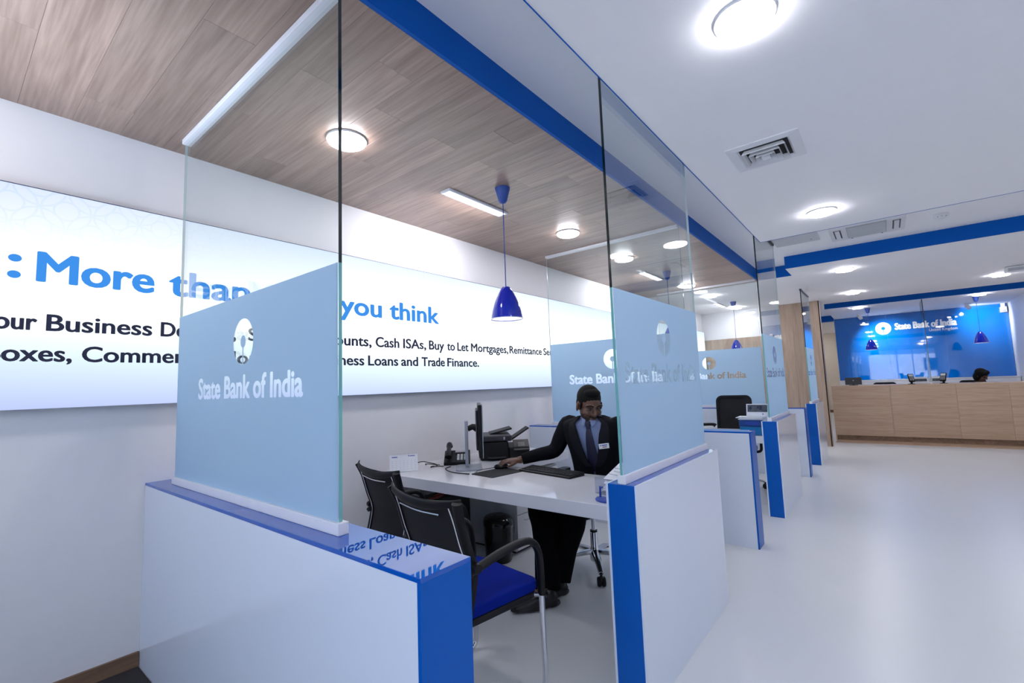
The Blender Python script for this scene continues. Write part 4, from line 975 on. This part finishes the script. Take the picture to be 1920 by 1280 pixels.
t = thing('security_camera', 'small white box at the top right corner of the blue wall', 'security camera', (5.09, 14.58, 2.56))
bm = B(); box(bm, -0.05, 0.05, -0.05, 0.054, -0.06, 0.06); obj('housing', bm, 'white', t, bevel=0.01)
bm = B(); box(bm, -0.03, 0.03, -0.054, -0.05, -0.045, -0.005); obj('front_window', bm, 'gray', t)
bm = B(); box(bm, -0.03, 0.03, 0.0, 0.054, 0.06, 0.139); obj('bracket', bm, 'white', t)
# glass fin on the counter
t = thing('glass_fin', 'narrow upright glass fin on the counter, across the bank name', 'glass screen', (3.60, 11.30, 1.0535))
bm = B()
v, fs = box(bm, -0.006, 0.006, 0.02, 0.62, 0.012, 1.55)
for f in fs: f.material_index = 1 if abs(f.normal.x) < 0.5 else 0
for f in fs:
    f.normal_update(); f.material_index = 0 if abs(f.normal.x) > 0.5 else 1
raw('pane', bm, ['glass', 'edge_dark'], t)
bm = B(); box(bm, -0.016, 0.016, 0.01, 0.63, 0, 0.03); obj('shoe_rail', bm, 'alu', t)
# screens, card readers, brochure holders
def counter_screen(x, lab, w=0.27):
    t = thing('counter_display', lab, 'display', (x, 11.55, 1.0535), 0.06)
    bm = B(); box(bm, -0.07, 0.07, -0.05, 0.07, 0, 0.01); obj('foot', bm, 'black', t)
    bm = B(); box(bm, -w/2, w/2, -0.012, 0.012, 0.014, 0.155); obj('panel', bm, 'dkgray', t, bevel=0.004)
    bm = B(); box(bm, -0.02, 0.02, 0.0, 0.03, 0.008, 0.10); obj('stand', bm, 'black', t)
    bm = B(); lathe(bm, [(0.001, 0), (0.012, 0), (0.012, 0.002), (0.001, 0.002)], 14)
    for q in bm.verts: q.co = Vector((q.co.x, -0.0122-q.co.z, q.co.y+0.095))
    obj('emblem', bm, 'silver', t)
counter_screen(2.45, 'black customer display at the left end of the oak counter')
counter_screen(4.93, 'black customer display at the right edge of the picture on the oak counter')
def card_reader(x, lab, rz):
    t = thing('card_reader', lab, 'card reader', (x, 11.42, 1.0535), rz)
    bm = B(); lathe(bm, [(0.001, 0), (0.055, 0), (0.055, 0.008), (0.018, 0.014), (0.016, 0.085), (0.001, 0.085)], 18); obj('stand', bm, 'black', t, smooth=True)
    T = Matrix.Translation((0, 0, 0.115)) @ Matrix.Rotation(0.95, 4, 'X')
    bm = B(); obox(bm, T, 0.085, 0.17, 0.035); hd = obj('body', bm, 'black', t, bevel=0.008)
    bm = B(); obox(bm, T @ Matrix.Translation((0, 0.045, 0.018)), 0.065, 0.045, 0.003); obj('display', bm, 'lgray', hd)
    bm = B()
    for r in range(4):
        for c in range(3): obox(bm, T @ Matrix.Translation((-0.022+c*0.022, -0.06+r*0.02, 0.019)), 0.015, 0.012, 0.004)
    obj('keys', bm, 'gray', hd)['kind'] = 'stuff'
card_reader(3.33, 'black card reader on a stand left of the glass fin', 0.2)
card_reader(3.77, 'black card reader on a stand right of the glass fin', -0.3)
def holder(x, lab, w, rz):
    t = thing('brochure_holder', lab, 'brochure', (x, 11.60, 1.0535), rz)
    T = Matrix.Translation((0, 0, 0.068)) @ Matrix.Rotation(-0.2, 4, 'X')
    bm = B(); obox(bm, T, w, 0.010, 0.125); c_ = obj('card', bm, 'paper', t)
    bm = B(); obox(bm, T @ Matrix.Translation((0, -0.0058, 0.0)), w*0.86, 0.001, 0.050); obj('photograph', bm, 'pic', c_)
    bm = B(); box(bm, -w/2, w/2, -0.02, 0.05, 0, 0.006); obj('foot', bm, 'white', t)
holder(3.47, 'white card with a dark picture on the counter, just left of the glass fin', 0.20, 0.1)
holder(3.70, 'white card with a dark picture on the counter, just right of the glass fin', 0.16, -0.1)

# ================================================================== PEOPLE
def hm(center, facing_yaw, pitch, roll=0.0, s=1.0):
    """matrix of a head: local +y looks forward, +z up"""
    return Matrix.Translation(Vector(center)) @ Matrix.Rotation(facing_yaw, 4, 'Z') @ Matrix.Rotation(roll, 4, 'Y') @ Matrix.Rotation(-pitch, 4, 'X') @ Matrix.Scale(s, 4)
def xf(bm, mt, start=0):
    bm.verts.ensure_lookup_table()
    for v in list(bm.verts)[start:]: v.co = mt @ v.co
def add_head(bm):
    """skull, jaw, nose, lips, brow, cheeks, ears in head space (face at +y)"""
    ell(bm, (0, -0.018, 0.035), (0.074, 0.094, 0.088))
    ell(bm, (0, 0.012, -0.030), (0.064, 0.074, 0.080))
    ell(bm, (0, 0.034, -0.066), (0.050, 0.052, 0.046))
    ell(bm, (0, 0.074, -0.094), (0.022, 0.018, 0.017))
    for s in (-1, 1):
        ell(bm, (s*0.036, 0.056, -0.022), (0.026, 0.026, 0.024))
        ell(bm, (s*0.079, -0.012, -0.006), (0.010, 0.022, 0.033), Matrix.Rotation(s*-0.35, 3, 'Z'))
        ell(bm, (s*0.012, 0.094, -0.026), (0.009, 0.010, 0.008))
        tube(bm, [(s*0.010, 0.084, 0.030), (s*0.034, 0.080, 0.033), (s*0.056, 0.064, 0.026)], [0.010, 0.011, 0.008], 8, smooth=3)
    tube(bm, [(0, 0.080, 0.026), (0, 0.092, 0.006), (0, 0.106, -0.018), (0, 0.098, -0.030)], [0.008, 0.009, 0.012, 0.009], 10, smooth=3)
    tube(bm, [(-0.022, 0.084, -0.058), (0, 0.091, -0.055), (0.022, 0.084, -0.058)], [0.004, 0.007, 0.004], 8, smooth=3)
    tube(bm, [(-0.019, 0.083, -0.067), (0, 0.089, -0.067), (0.019, 0.083, -0.067)], [0.004, 0.007, 0.004], 8, smooth=3)
def add_hand(bm, wrist, fwd, upv, curl, s=1.0, thumb=1):
    """palm, four fingers of different length with knuckle bends and a thumb from the side; thumb = +1 / -1 side"""
    f = Vector(fwd).normalized(); u = Vector(upv); u = (u-f*u.dot(f)).normalized(); r = f.cross(u)
    W = Vector(wrist)
    def P(a, b, c): return W+f*a*s+r*b*s+u*c*s
    for k in range(4):
        b = -0.030+0.020*k
        tube(bm, [P(0, b*0.45, 0), P(0.045, b*0.85, 0.002), P(0.088, b, 0.002)], [0.019*s, 0.0165*s, 0.0125*s], 10, smooth=3)
    L = [0.072, 0.082, 0.077, 0.060]
    order = range(4) if thumb > 0 else range(3, -1, -1)
    for k in range(4):
        l = L[k] if thumb < 0 else L[3-k]
        b = -0.031+0.0207*k; sp = (k-1.5)*0.006
        c1 = curl; c2 = curl*2.1
        p0 = P(0.080, b, 0.002); p1 = P(0.080+l*0.45*math.cos(c1*0.3), b+sp, 0.004-l*0.45*math.sin(c1*0.3))
        d = Vector((math.cos(c1), 0, -math.sin(c1)))
        p2 = p1+(f*d.x+u*d.z)*l*0.32*s+r*sp*0.5*s; d2 = Vector((math.cos(c2), 0, -math.sin(c2)))
        p3 = p2+(f*d2.x+u*d2.z)*l*0.26*s
        tube(bm, [p0, p1, p2, p3], [0.0095*s, 0.0090*s, 0.0082*s, 0.0066*s], 10, smooth=4)
    t_ = thumb
    tube(bm, [P(0.018, t_*0.018, -0.004), P(0.048, t_*0.044, -0.012), P(0.078, t_*0.052, -0.020), P(0.100, t_*0.046, -0.026)], [0.015*s, 0.0125*s, 0.0100*s, 0.0072*s], 10, smooth=4)
def torso_rings(rings, nseg=36, gap=None, inset=0.0, yaw=0.0):
    """closed shell or front-open shell around stacked ellipses (z, cx, cy, a, b); gap(z) = half angle left open at the front"""
    bm = B(); th = 0.016
    out = []
    for (z, cx, cy, a, b) in rings:
        g = gap(z) if gap else 0.0
        ro = []; ri = []
        for k in range(nseg+1):
            an = g+(2*PI-2*g)*k/nseg              # 0 = front
            x = math.sin(an); y = -math.cos(an)
            ex = 0.85                              # slightly squared section
            sx = math.copysign(abs(x)**ex, x); sy = math.copysign(abs(y)**ex, y)
            def w(s_):
                X, Y = sx*(a-inset-s_), sy*(b-inset-s_)
                return Vector((cx+X*math.cos(yaw)-Y*math.sin(yaw), cy+X*math.sin(yaw)+Y*math.cos(yaw), z))
            ro.append(bm.verts.new(w(0))); ri.append(bm.verts.new(w(th)))
        out.append((ro, ri))
    for i in range(len(out)-1):
        for k in range(nseg):
            o0, i0 = out[i]; o1, i1 = out[i+1]
            bm.faces.new((o0[k], o0[k+1], o1[k+1], o1[k]))
            if gap: bm.faces.new((i0[k], i1[k], i1[k+1], i0[k+1]))
        if gap:
            for k in (0, nseg): bm.faces.new((out[i][0][k], out[i+1][0][k], out[i+1][1][k], out[i][1][k]))
    for i in (0, -1):
        ro, ri = out[i]
        if gap:
            for k in range(nseg): bm.faces.new((ro[k], ro[k+1], ri[k+1], ri[k]))
        else: bm.faces.new(ro[:-1])
    if not gap: bmesh.ops.delete(bm, geom=[v for v in bm.verts if not v.link_faces], context='VERTS'); bmesh.ops.remove_doubles(bm, verts=bm.verts, dist=1e-5)
    return bm
def smooth_rings(r, n=4):
    pts = [Vector(q[:3]) for q in r]; ab = [Vector((q[3], q[4], 0)) for q in r]
    A = catmull([Vector((q[0], q[1], q[2])) for q in r], n); C_ = catmull(ab, n)
    return [(a.x, a.y, a.z, c.x, c.y) for a, c in zip(A, C_)]

man = thing('person', 'seated man in dark suit, pale blue shirt and navy tie, hand on the mouse', 'person', (0, 0, 0))
YT = 0.18                                       # torso turned slightly towards the walkway
RINGS = smooth_rings([(0.56, 1.34, 3.03, 0.188, 0.135), (0.68, 1.335, 3.02, 0.180, 0.128), (0.80, 1.33, 3.00, 0.186, 0.130), (0.90, 1.325, 2.985, 0.204, 0.135),
                      (0.98, 1.32, 2.98, 0.214, 0.128), (1.025, 1.315, 2.98, 0.198, 0.108), (1.048, 1.310, 2.98, 0.130, 0.085), (1.070, 1.306, 2.977, 0.072, 0.067)])
HEADC = (1.314, 2.945, 1.136); HYAW = math.atan2(-0.62, 0.78)-PI/2; HP = 0.37
HM = hm(HEADC, HYAW, HP, 0.0, 1.08)
SR, ER, WR = (1.115, 2.97, 1.000), (1.03, 2.90, 0.815), (0.832, 2.718, 0.756)
SL, EL, WL = (1.525, 3.00, 0.995), (1.70, 2.88, 0.800), (1.765, 2.665, 0.750)
HIPR, KNR, ANR = (1.28, 3.03, 0.545), (1.135, 2.59, 0.515), (1.315, 2.345, 0.115)
HIPL, KNL, ANL = (1.46, 3.03, 0.545), (1.335, 2.665, 0.495), (1.285, 2.50, 0.115)
bm = B(); add_head(bm); xf(bm, HM)
nb = HM @ Vector((0, -0.030, -0.045))
tube(bm, [nb, (1.300, 2.972, 1.065), (1.310, 2.985, 1.0)], [0.054, 0.055, 0.062], 16)
for r in [q for q in RINGS if q[0] < 0.90][::3]: ell(bm, (r[1], r[2], r[0]), (r[3]*0.72, r[4]*0.72, 0.11))
ell(bm, (1.32, 2.98, 0.965), (0.155, 0.085, 0.06), Matrix.Rotation(YT, 3, 'Z'))
for S_, E_, W_ in ((SR, ER, WR), (SL, EL, WL)):
    tube(bm, [(1.32, 2.985, 0.985), S_, E_, W_], [0.05, 0.046, 0.036, 0.026], 12, smooth=4)
for H_, K_, A_ in ((HIPR, KNR, ANR), (HIPL, KNL, ANL)):
    tube(bm, [(1.35, 3.04, 0.58), H_, K_, A_, Vector(A_)+Vector((-0.06, -0.1, -0.05))], [0.07, 0.055, 0.040, 0.030, 0.024], 12, smooth=0)
add_hand(bm, WR, (-0.63, -0.76, -0.06), (0.05, -0.05, 1), 0.42, 0.98, thumb=-1)
add_hand(bm, WL, (-0.25, -0.96, -0.08), (0, 0, 1), 0.35, 0.98, thumb=1)
body = blob('body', bm, ['skin', 'stub'], man, 0.0045, 3)
# short beard: jaw and upper lip carry the stubble
inv = HM.inverted()
for p in body.data.polygons:
    q = inv @ p.center
    if p.center.z < 0.98: continue
    lips = abs(q.x) < 0.023 and -0.0725 < q.z < -0.052 and q.y > 0.07
    if q.y > 0.012 and q.z < -0.036-0.12*max(0, 0.05-q.y) and q.z > -0.13 and not lips and not (abs(q.x) > 0.030 and q.z > -0.050 and q.y > 0.05): p.material_index = 1
# hair: close-cropped cap with a hairline
bm = B(); ell(bm, (0, -0.024, 0.046), (0.0768, 0.0955, 0.087), None, 32, 24); ell(bm, (0, -0.050, 0.004), (0.072, 0.064, 0.072), None, 24, 16); ell(bm, (0, 0.022, 0.098), (0.056, 0.046, 0.026), None, 24, 16)
for s in (-1, 1): tube(bm, [(s*0.070, 0.022, 0.03), (s*0.070, 0.020, 0.005), (s*0.067, 0.022, -0.018)], [0.008, 0.006, 0.004], 8)
xf(bm, HM); blob('hair', bm, 'hair', man, 0.005, 3)
for s in (-1, 1):
    bm = B(); ell(bm, (s*0.031, 0.0755, 0.009), (0.0130, 0.0095, 0.0058), None, 14, 10); xf(bm, HM); ey = obj('eye', bm, 'eyew', man, smooth=True)
    bm = B(); ell(bm, (s*0.031, 0.0832, 0.007), (0.0055, 0.003, 0.0048), None, 10, 8); xf(bm, HM); obj('iris', bm, 'iris', ey, smooth=True)
    bm = B(); tube(bm, [(s*0.012, 0.093, 0.032), (s*0.034, 0.091, 0.038), (s*0.056, 0.075, 0.030)], [0.0035, 0.005, 0.003], 8, smooth=4, flat=0.8); xf(bm, HM); obj('eyebrow', bm, 'hair', man, smooth=True)
# shirt, tie
bm = torso_rings([r for r in RINGS if r[0] > 0.60], 36, None, 0.020, YT)
obj('shirt', bm, 'shirt', man, smooth=True)
def front(z, off=0.0, side=0.0):
    """point on the chest front at height z, side metres to the wearer's left (+x)"""
    for a, b in zip(RINGS[:-1], RINGS[1:]):
        if a[0] <= z <= b[0]:
            t = (z-a[0])/max(b[0]-a[0], 1e-6); r = [p*(1-t)+q*t for p, q in zip(a, b)]; break
    else: r = RINGS[-1]
    X = side; A, Bv = r[3]-0.02, r[4]-0.02
    Y = -Bv*max(0.05, 1-min(1, abs(X)/A)**2.3)**(1/2.3)-off
    return Vector((r[1]+X*math.cos(YT)-Y*math.sin(YT), r[2]+X*math.sin(YT)+Y*math.cos(YT), z))
bm = B(); tube(bm, [front(1.028, 0.022), front(1.006, 0.020), front(0.985, 0.012)], [0.020, 0.017, 0.011], 10, flat=0.7, hint=Vector((0, 1, 0))); kn = obj('tie_knot', bm, 'tie', man, smooth=True)
bm = B(); prev = None
zs = [0.988, 0.945, 0.88, 0.80, 0.74, 0.69]; ws = [0.014, 0.022, 0.030, 0.037, 0.040, 0.038]
rows = []
for z, w_ in zip(zs, ws):
    rows.append([[bm.verts.new(front(z, o, s)) for s in (-w_, 0, w_)] for o in (0.010, 0.003)])
    for c in rows[-1][0][1:2]: c.co += (front(z, 0.014)-front(z, 0.010))
for a, b in zip(rows[:-1], rows[1:]):
    for k in range(2):
        bm.faces.new((a[0][k], a[0][k+1], b[0][k+1], b[0][k])); bm.faces.new((a[1][k], b[1][k], b[1][k+1], a[1][k+1]))
    for k in (0, 2): bm.faces.new((a[0][k], b[0][k], b[1][k], a[1][k]))
for r in (rows[0], rows[-1]):
    for k in range(2): bm.faces.new((r[0][k], r[0][k+1], r[1][k+1], r[1][k]))
obj('tie', bm, 'tie', man, smooth=True)
for s in (-1, 1):
    bm = B()
    P = [front(1.040, 0.030, s*0.012), front(1.056, 0.012, s*0.052), front(1.016, 0.018, s*0.052), front(0.996, 0.022, s*0.030)]
    a = [bm.verts.new(p) for p in P]; n_ = (P[1]-P[0]).cross(P[3]-P[0]).normalized()*0.004; b = [bm.verts.new(p+n_) for p in P]
    bm.faces.new(a); bm.faces.new(b[::-1])
    for i in range(4): bm.faces.new((a[i], b[i], b[(i+1) % 4], a[(i+1) % 4]))
    obj('shirt_collar', bm, 'shirt', man)
# jacket: open front shell, shoulders, sleeves fused together
def gapf(z):
    t = [(0.50, 0.02), (0.715, 0.02), (0.76, 0.15), (0.85, 0.25), (0.95, 0.31), (1.03, 0.44), (1.09, 0.75)]
    for (a, ga), (b, gb) in zip(t[:-1], t[1:]):
        if a <= z <= b: return ga+(gb-ga)*(z-a)/(b-a)
    return t[-1][1]
JR = [(z, cx, cy, a+0.010, b+0.010) for z, cx, cy, a, b in RINGS if z < 1.069]
bm = torso_rings(JR, 44, gapf, 0.0, YT)
for S_, E_, W_ in ((SR, ER, WR), (SL, EL, WL)):
    w0 = Vector(E_)+(Vector(W_)-Vector(E_))*0.90
    inn = Vector((1.32, 2.985, 0.985)); sh = Vector(S_)
    tube(bm, [inn+(sh-inn)*0.72, sh, sh+(Vector(E_)-sh)*0.5, E_, (Vector(E_)+w0)/2, w0], [0.055, 0.066, 0.062, 0.054, 0.047, 0.039], 16, smooth=4)
# crease folds at the elbow
for E_ in (ER, EL): ell(bm, Vector(E_)+Vector((0.0, -0.01, -0.004)), (0.055, 0.055, 0.050))
blob('jacket', bm, 'suit', man, 0.0055, 2)
for s in (-1, 1):
    bm = B(); n = 10; R0 = []; R1 = []
    for k in range(n+1):
        z = 0.725+(1.055-0.725)*k/n
        g = gapf(z)
        for a, b in zip(RINGS[:-1], RINGS[1:]):
            if a[0] <= z <= b[0]: t_ = (z-a[0])/(b[0]-a[0]); rr = [p*(1-t_)+q*t_ for p, q in zip(a, b)]; break
        wl = 0.10+0.26*math.sin(PI*min(1, k/n*0.95+0.05))**0.8
        def on(an, o):
            x, y = math.sin(an)*s, -math.cos(an)
            X = math.copysign(abs(x)**0.85, x)*(rr[3]+0.010+o); Y = math.copysign(abs(y)**0.85, y)*(rr[4]+0.010+o)
            return Vector((rr[1]+X*math.cos(YT)-Y*math.sin(YT), rr[2]+X*math.sin(YT)+Y*math.cos(YT), z))
        R0.append([bm.verts.new(on(g-0.02, 0.004)), bm.verts.new(on(g+wl*0.5, 0.008)), bm.verts.new(on(g+wl, 0.004))])
        R1.append([bm.verts.new(on(g-0.02, -0.004)), bm.verts.new(on(g+wl*0.5, -0.001)), bm.verts.new(on(g+wl, -0.001))])
    for k in range(n):
        for c in range(2):
            bm.faces.new((R0[k][c], R0[k][c+1], R0[k+1][c+1], R0[k+1][c])); bm.faces.new((R1[k][c], R1[k+1][c], R1[k+1][c+1], R1[k][c+1]))
        for c in (0, 2): bm.faces.new((R0[k][c], R0[k+1][c], R1[k+1][c], R1[k][c]))
    for e in (0, n):
        for c in range(2): bm.faces.new((R0[e][c], R0[e][c+1], R1[e][c+1], R1[e][c]))
    obj('lapel', bm, 'suit2', man, smooth=True)
# name badge on the left breast
bc = front(0.872, 0.052, 0.105); nrm = (front(0.872, 0.05, 0.098)-front(0.872, 0.0, 0.098)).normalized()
nrm = Vector((0.50, -0.86, 0.05)).normalized(); xx = Vector((0, 0, 1)).cross(nrm).normalized()*-1
xx = Vector((-nrm.y, nrm.x, 0)).normalized(); zz = nrm.cross(xx)*-1
BM_ = Matrix((xx, -nrm, Vector((0, 0, 1)))).transposed().to_4x4(); BM_.translation = bc
bm = B(); obox(bm, BM_ @ Matrix.Rotation(-0.10, 4, 'Y'), 0.068, 0.005, 0.034); bd = obj('name_badge', bm, 'white', man, bevel=0.001); bd['label'] = 'white name badge'
bm = B(); obox(bm, BM_ @ Matrix.Rotation(-0.10, 4, 'Y') @ Matrix.Translation((0.004, -0.003, 0.006)), 0.036, 0.001, 0.006); ell(bm, BM_ @ Matrix.Rotation(-0.10, 4, 'Y') @ Vector((-0.022, -0.003, 0.006)), (0.004, 0.004, 0.004), None, 8, 6); obj('badge_print', bm, 'blueink', bd)
bm = B(); obox(bm, BM_ @ Matrix.Rotation(-0.10, 4, 'Y') @ Matrix.Translation((0.004, -0.003, -0.006)), 0.030, 0.001, 0.005); obj('badge_print', bm, 'red', bd)
# trousers and shoes
bm = B(); ell(bm, (1.35, 3.05, 0.555), (0.185, 0.140, 0.085))
for H_, K_, A_ in ((HIPR, KNR, ANR), (HIPL, KNL, ANL)):
    K = Vector(K_); A = Vector(A_); H = Vector(H_)
    tube(bm, [H+Vector((0, .05, 0)), H+(K-H)*0.5, K+Vector((0, -0.01, 0)), K+(A-K)*0.28, K+(A-K)*0.62, A+Vector((0, 0, -0.02))], [0.110, 0.108, 0.096, 0.088, 0.074, 0.078], 16, smooth=4)
blob('trousers', bm, 'trouser', man, 0.0065, 3)
for A_, d in ((ANR, Vector((-0.55, -0.83, 0))), (ANL, Vector((-0.35, -0.93, 0)))):
    A = Vector((A_[0], A_[1], 0)); d.normalize(); bm = B()
    Rz = Matrix.Rotation(math.atan2(d.y, d.x), 3, 'Z')
    tube(bm, [A-d*0.045+Vector((0, 0, 0.040)), A+d*0.06+Vector((0, 0, 0.048)), A+d*0.14+Vector((0, 0, 0.034)), A+d*0.215+Vector((0, 0, 0.026))], [0.040, 0.046, 0.043, 0.027], 14, smooth=4, flat=0.9)
    ell(bm, A+Vector((0, 0, 0.075)), (0.045, 0.042, 0.05)); ell(bm, A+d*0.09+Vector((0, 0, 0.018)), (0.150, 0.048, 0.020), Rz); ell(bm, A-d*0.02+Vector((0, 0, 0.018)), (0.055, 0.040, 0.020), Rz)
    for v in bm.verts: v.co.z = max(v.co.z, 0.001)
    blob('shoe', bm, 'shoe', man, 0.005, 2)

# ---- clerk behind the counter, only the bowed head and a shoulder show
wm = thing('person', 'dark-haired clerk with bowed head behind the reception counter', 'person', (0, 0, 0))
HC = (4.375, 12.42, 1.165); H2 = hm(HC, math.atan2(-0.80, 0.60)-PI/2+0.15, 0.55, 0.12, 0.96)
bm = B(); add_head(bm); xf(bm, H2)
tube(bm, [H2 @ Vector((0, -0.03, -0.05)), (4.355, 12.50, 1.04), (4.345, 12.53, 0.97)], [0.050, 0.050, 0.058], 14)
ell(bm, (4.34, 12.55, 0.90), (0.15, 0.08, 0.09)); ell(bm, (4.34, 12.58, 0.74), (0.13, 0.09, 0.15)); ell(bm, (4.34, 12.62, 0.57), (0.15, 0.13, 0.10))
for s in (-1, 1):
    S_ = Vector((4.34+s*0.175, 12.54, 0.93)); E_ = S_+Vector((s*0.04, -0.10, -0.22)); W_ = E_+Vector((-s*0.06, -0.21, 0.02))
    tube(bm, [(4.34, 12.55, 0.92), S_, E_, W_], [0.05, 0.044, 0.035, 0.025], 12, smooth=4); add_hand(bm, W_, (-s*0.2, -0.97, -0.05), (0, 0, 1), 0.4, 0.9, thumb=-s)
    tube(bm, [(4.34+s*0.07, 12.62, 0.55), (4.34+s*0.10, 12.22, 0.53), (4.34+s*0.10, 12.20, 0.10), (4.34+s*0.10, 12.08, 0.035)], [0.085, 0.06, 0.042, 0.032], 12, smooth=3)
blob('body', bm, 'skin', wm, 0.006, 3)
bm = B(); ell(bm, (0, -0.024, 0.046), (0.086, 0.106, 0.094), None, 24, 18); ell(bm, (0, -0.055, -0.03), (0.084, 0.066, 0.11), None, 24, 16)
for s in (-1, 1): ell(bm, (s*0.058, -0.022, -0.020), (0.034, 0.062, 0.105), None, 20, 14); ell(bm, (s*0.035, 0.030, 0.085), (0.046, 0.052, 0.040), None, 20, 14)
xf(bm, H2); blob('hair', bm, 'hair', wm, 0.006, 3)
for s in (-1, 1):
    bm = B(); ell(bm, (s*0.031, 0.0760, 0.010), (0.0145, 0.0105, 0.0085), None, 12, 8); xf(bm, H2); obj('eye', bm, 'iris', wm, smooth=True)
bm = B(); ell(bm, (4.34, 12.55, 0.90), (0.175, 0.105, 0.105)); ell(bm, (4.34, 12.58, 0.74), (0.155, 0.115, 0.17)); ell(bm, (4.34, 12.61, 0.58), (0.165, 0.14, 0.09)); ell(bm, (4.347, 12.53, 0.985), (0.085, 0.07, 0.05))
for s in (-1, 1):
    S_ = Vector((4.34+s*0.175, 12.54, 0.93)); E_ = S_+Vector((s*0.04, -0.10, -0.22)); W_ = E_+Vector((-s*0.06, -0.21, 0.02))
    tube(bm, [Vector((4.34, 12.55, 0.92)), S_, E_, E_+(W_-E_)*0.9], [0.07, 0.062, 0.050, 0.038], 12, smooth=4)
blob('blouse', bm, 'suit', wm, 0.008, 3)
bm = B(); ell(bm, (4.34, 12.64, 0.56), (0.165, 0.14, 0.07))
for s in (-1, 1): tube(bm, [(4.34+s*0.07, 12.62, 0.55), (4.34+s*0.10, 12.22, 0.535), (4.34+s*0.10, 12.20, 0.10)], [0.095, 0.072, 0.060], 12, smooth=3)
blob('trousers', bm, 'trouser', wm, 0.009, 3)
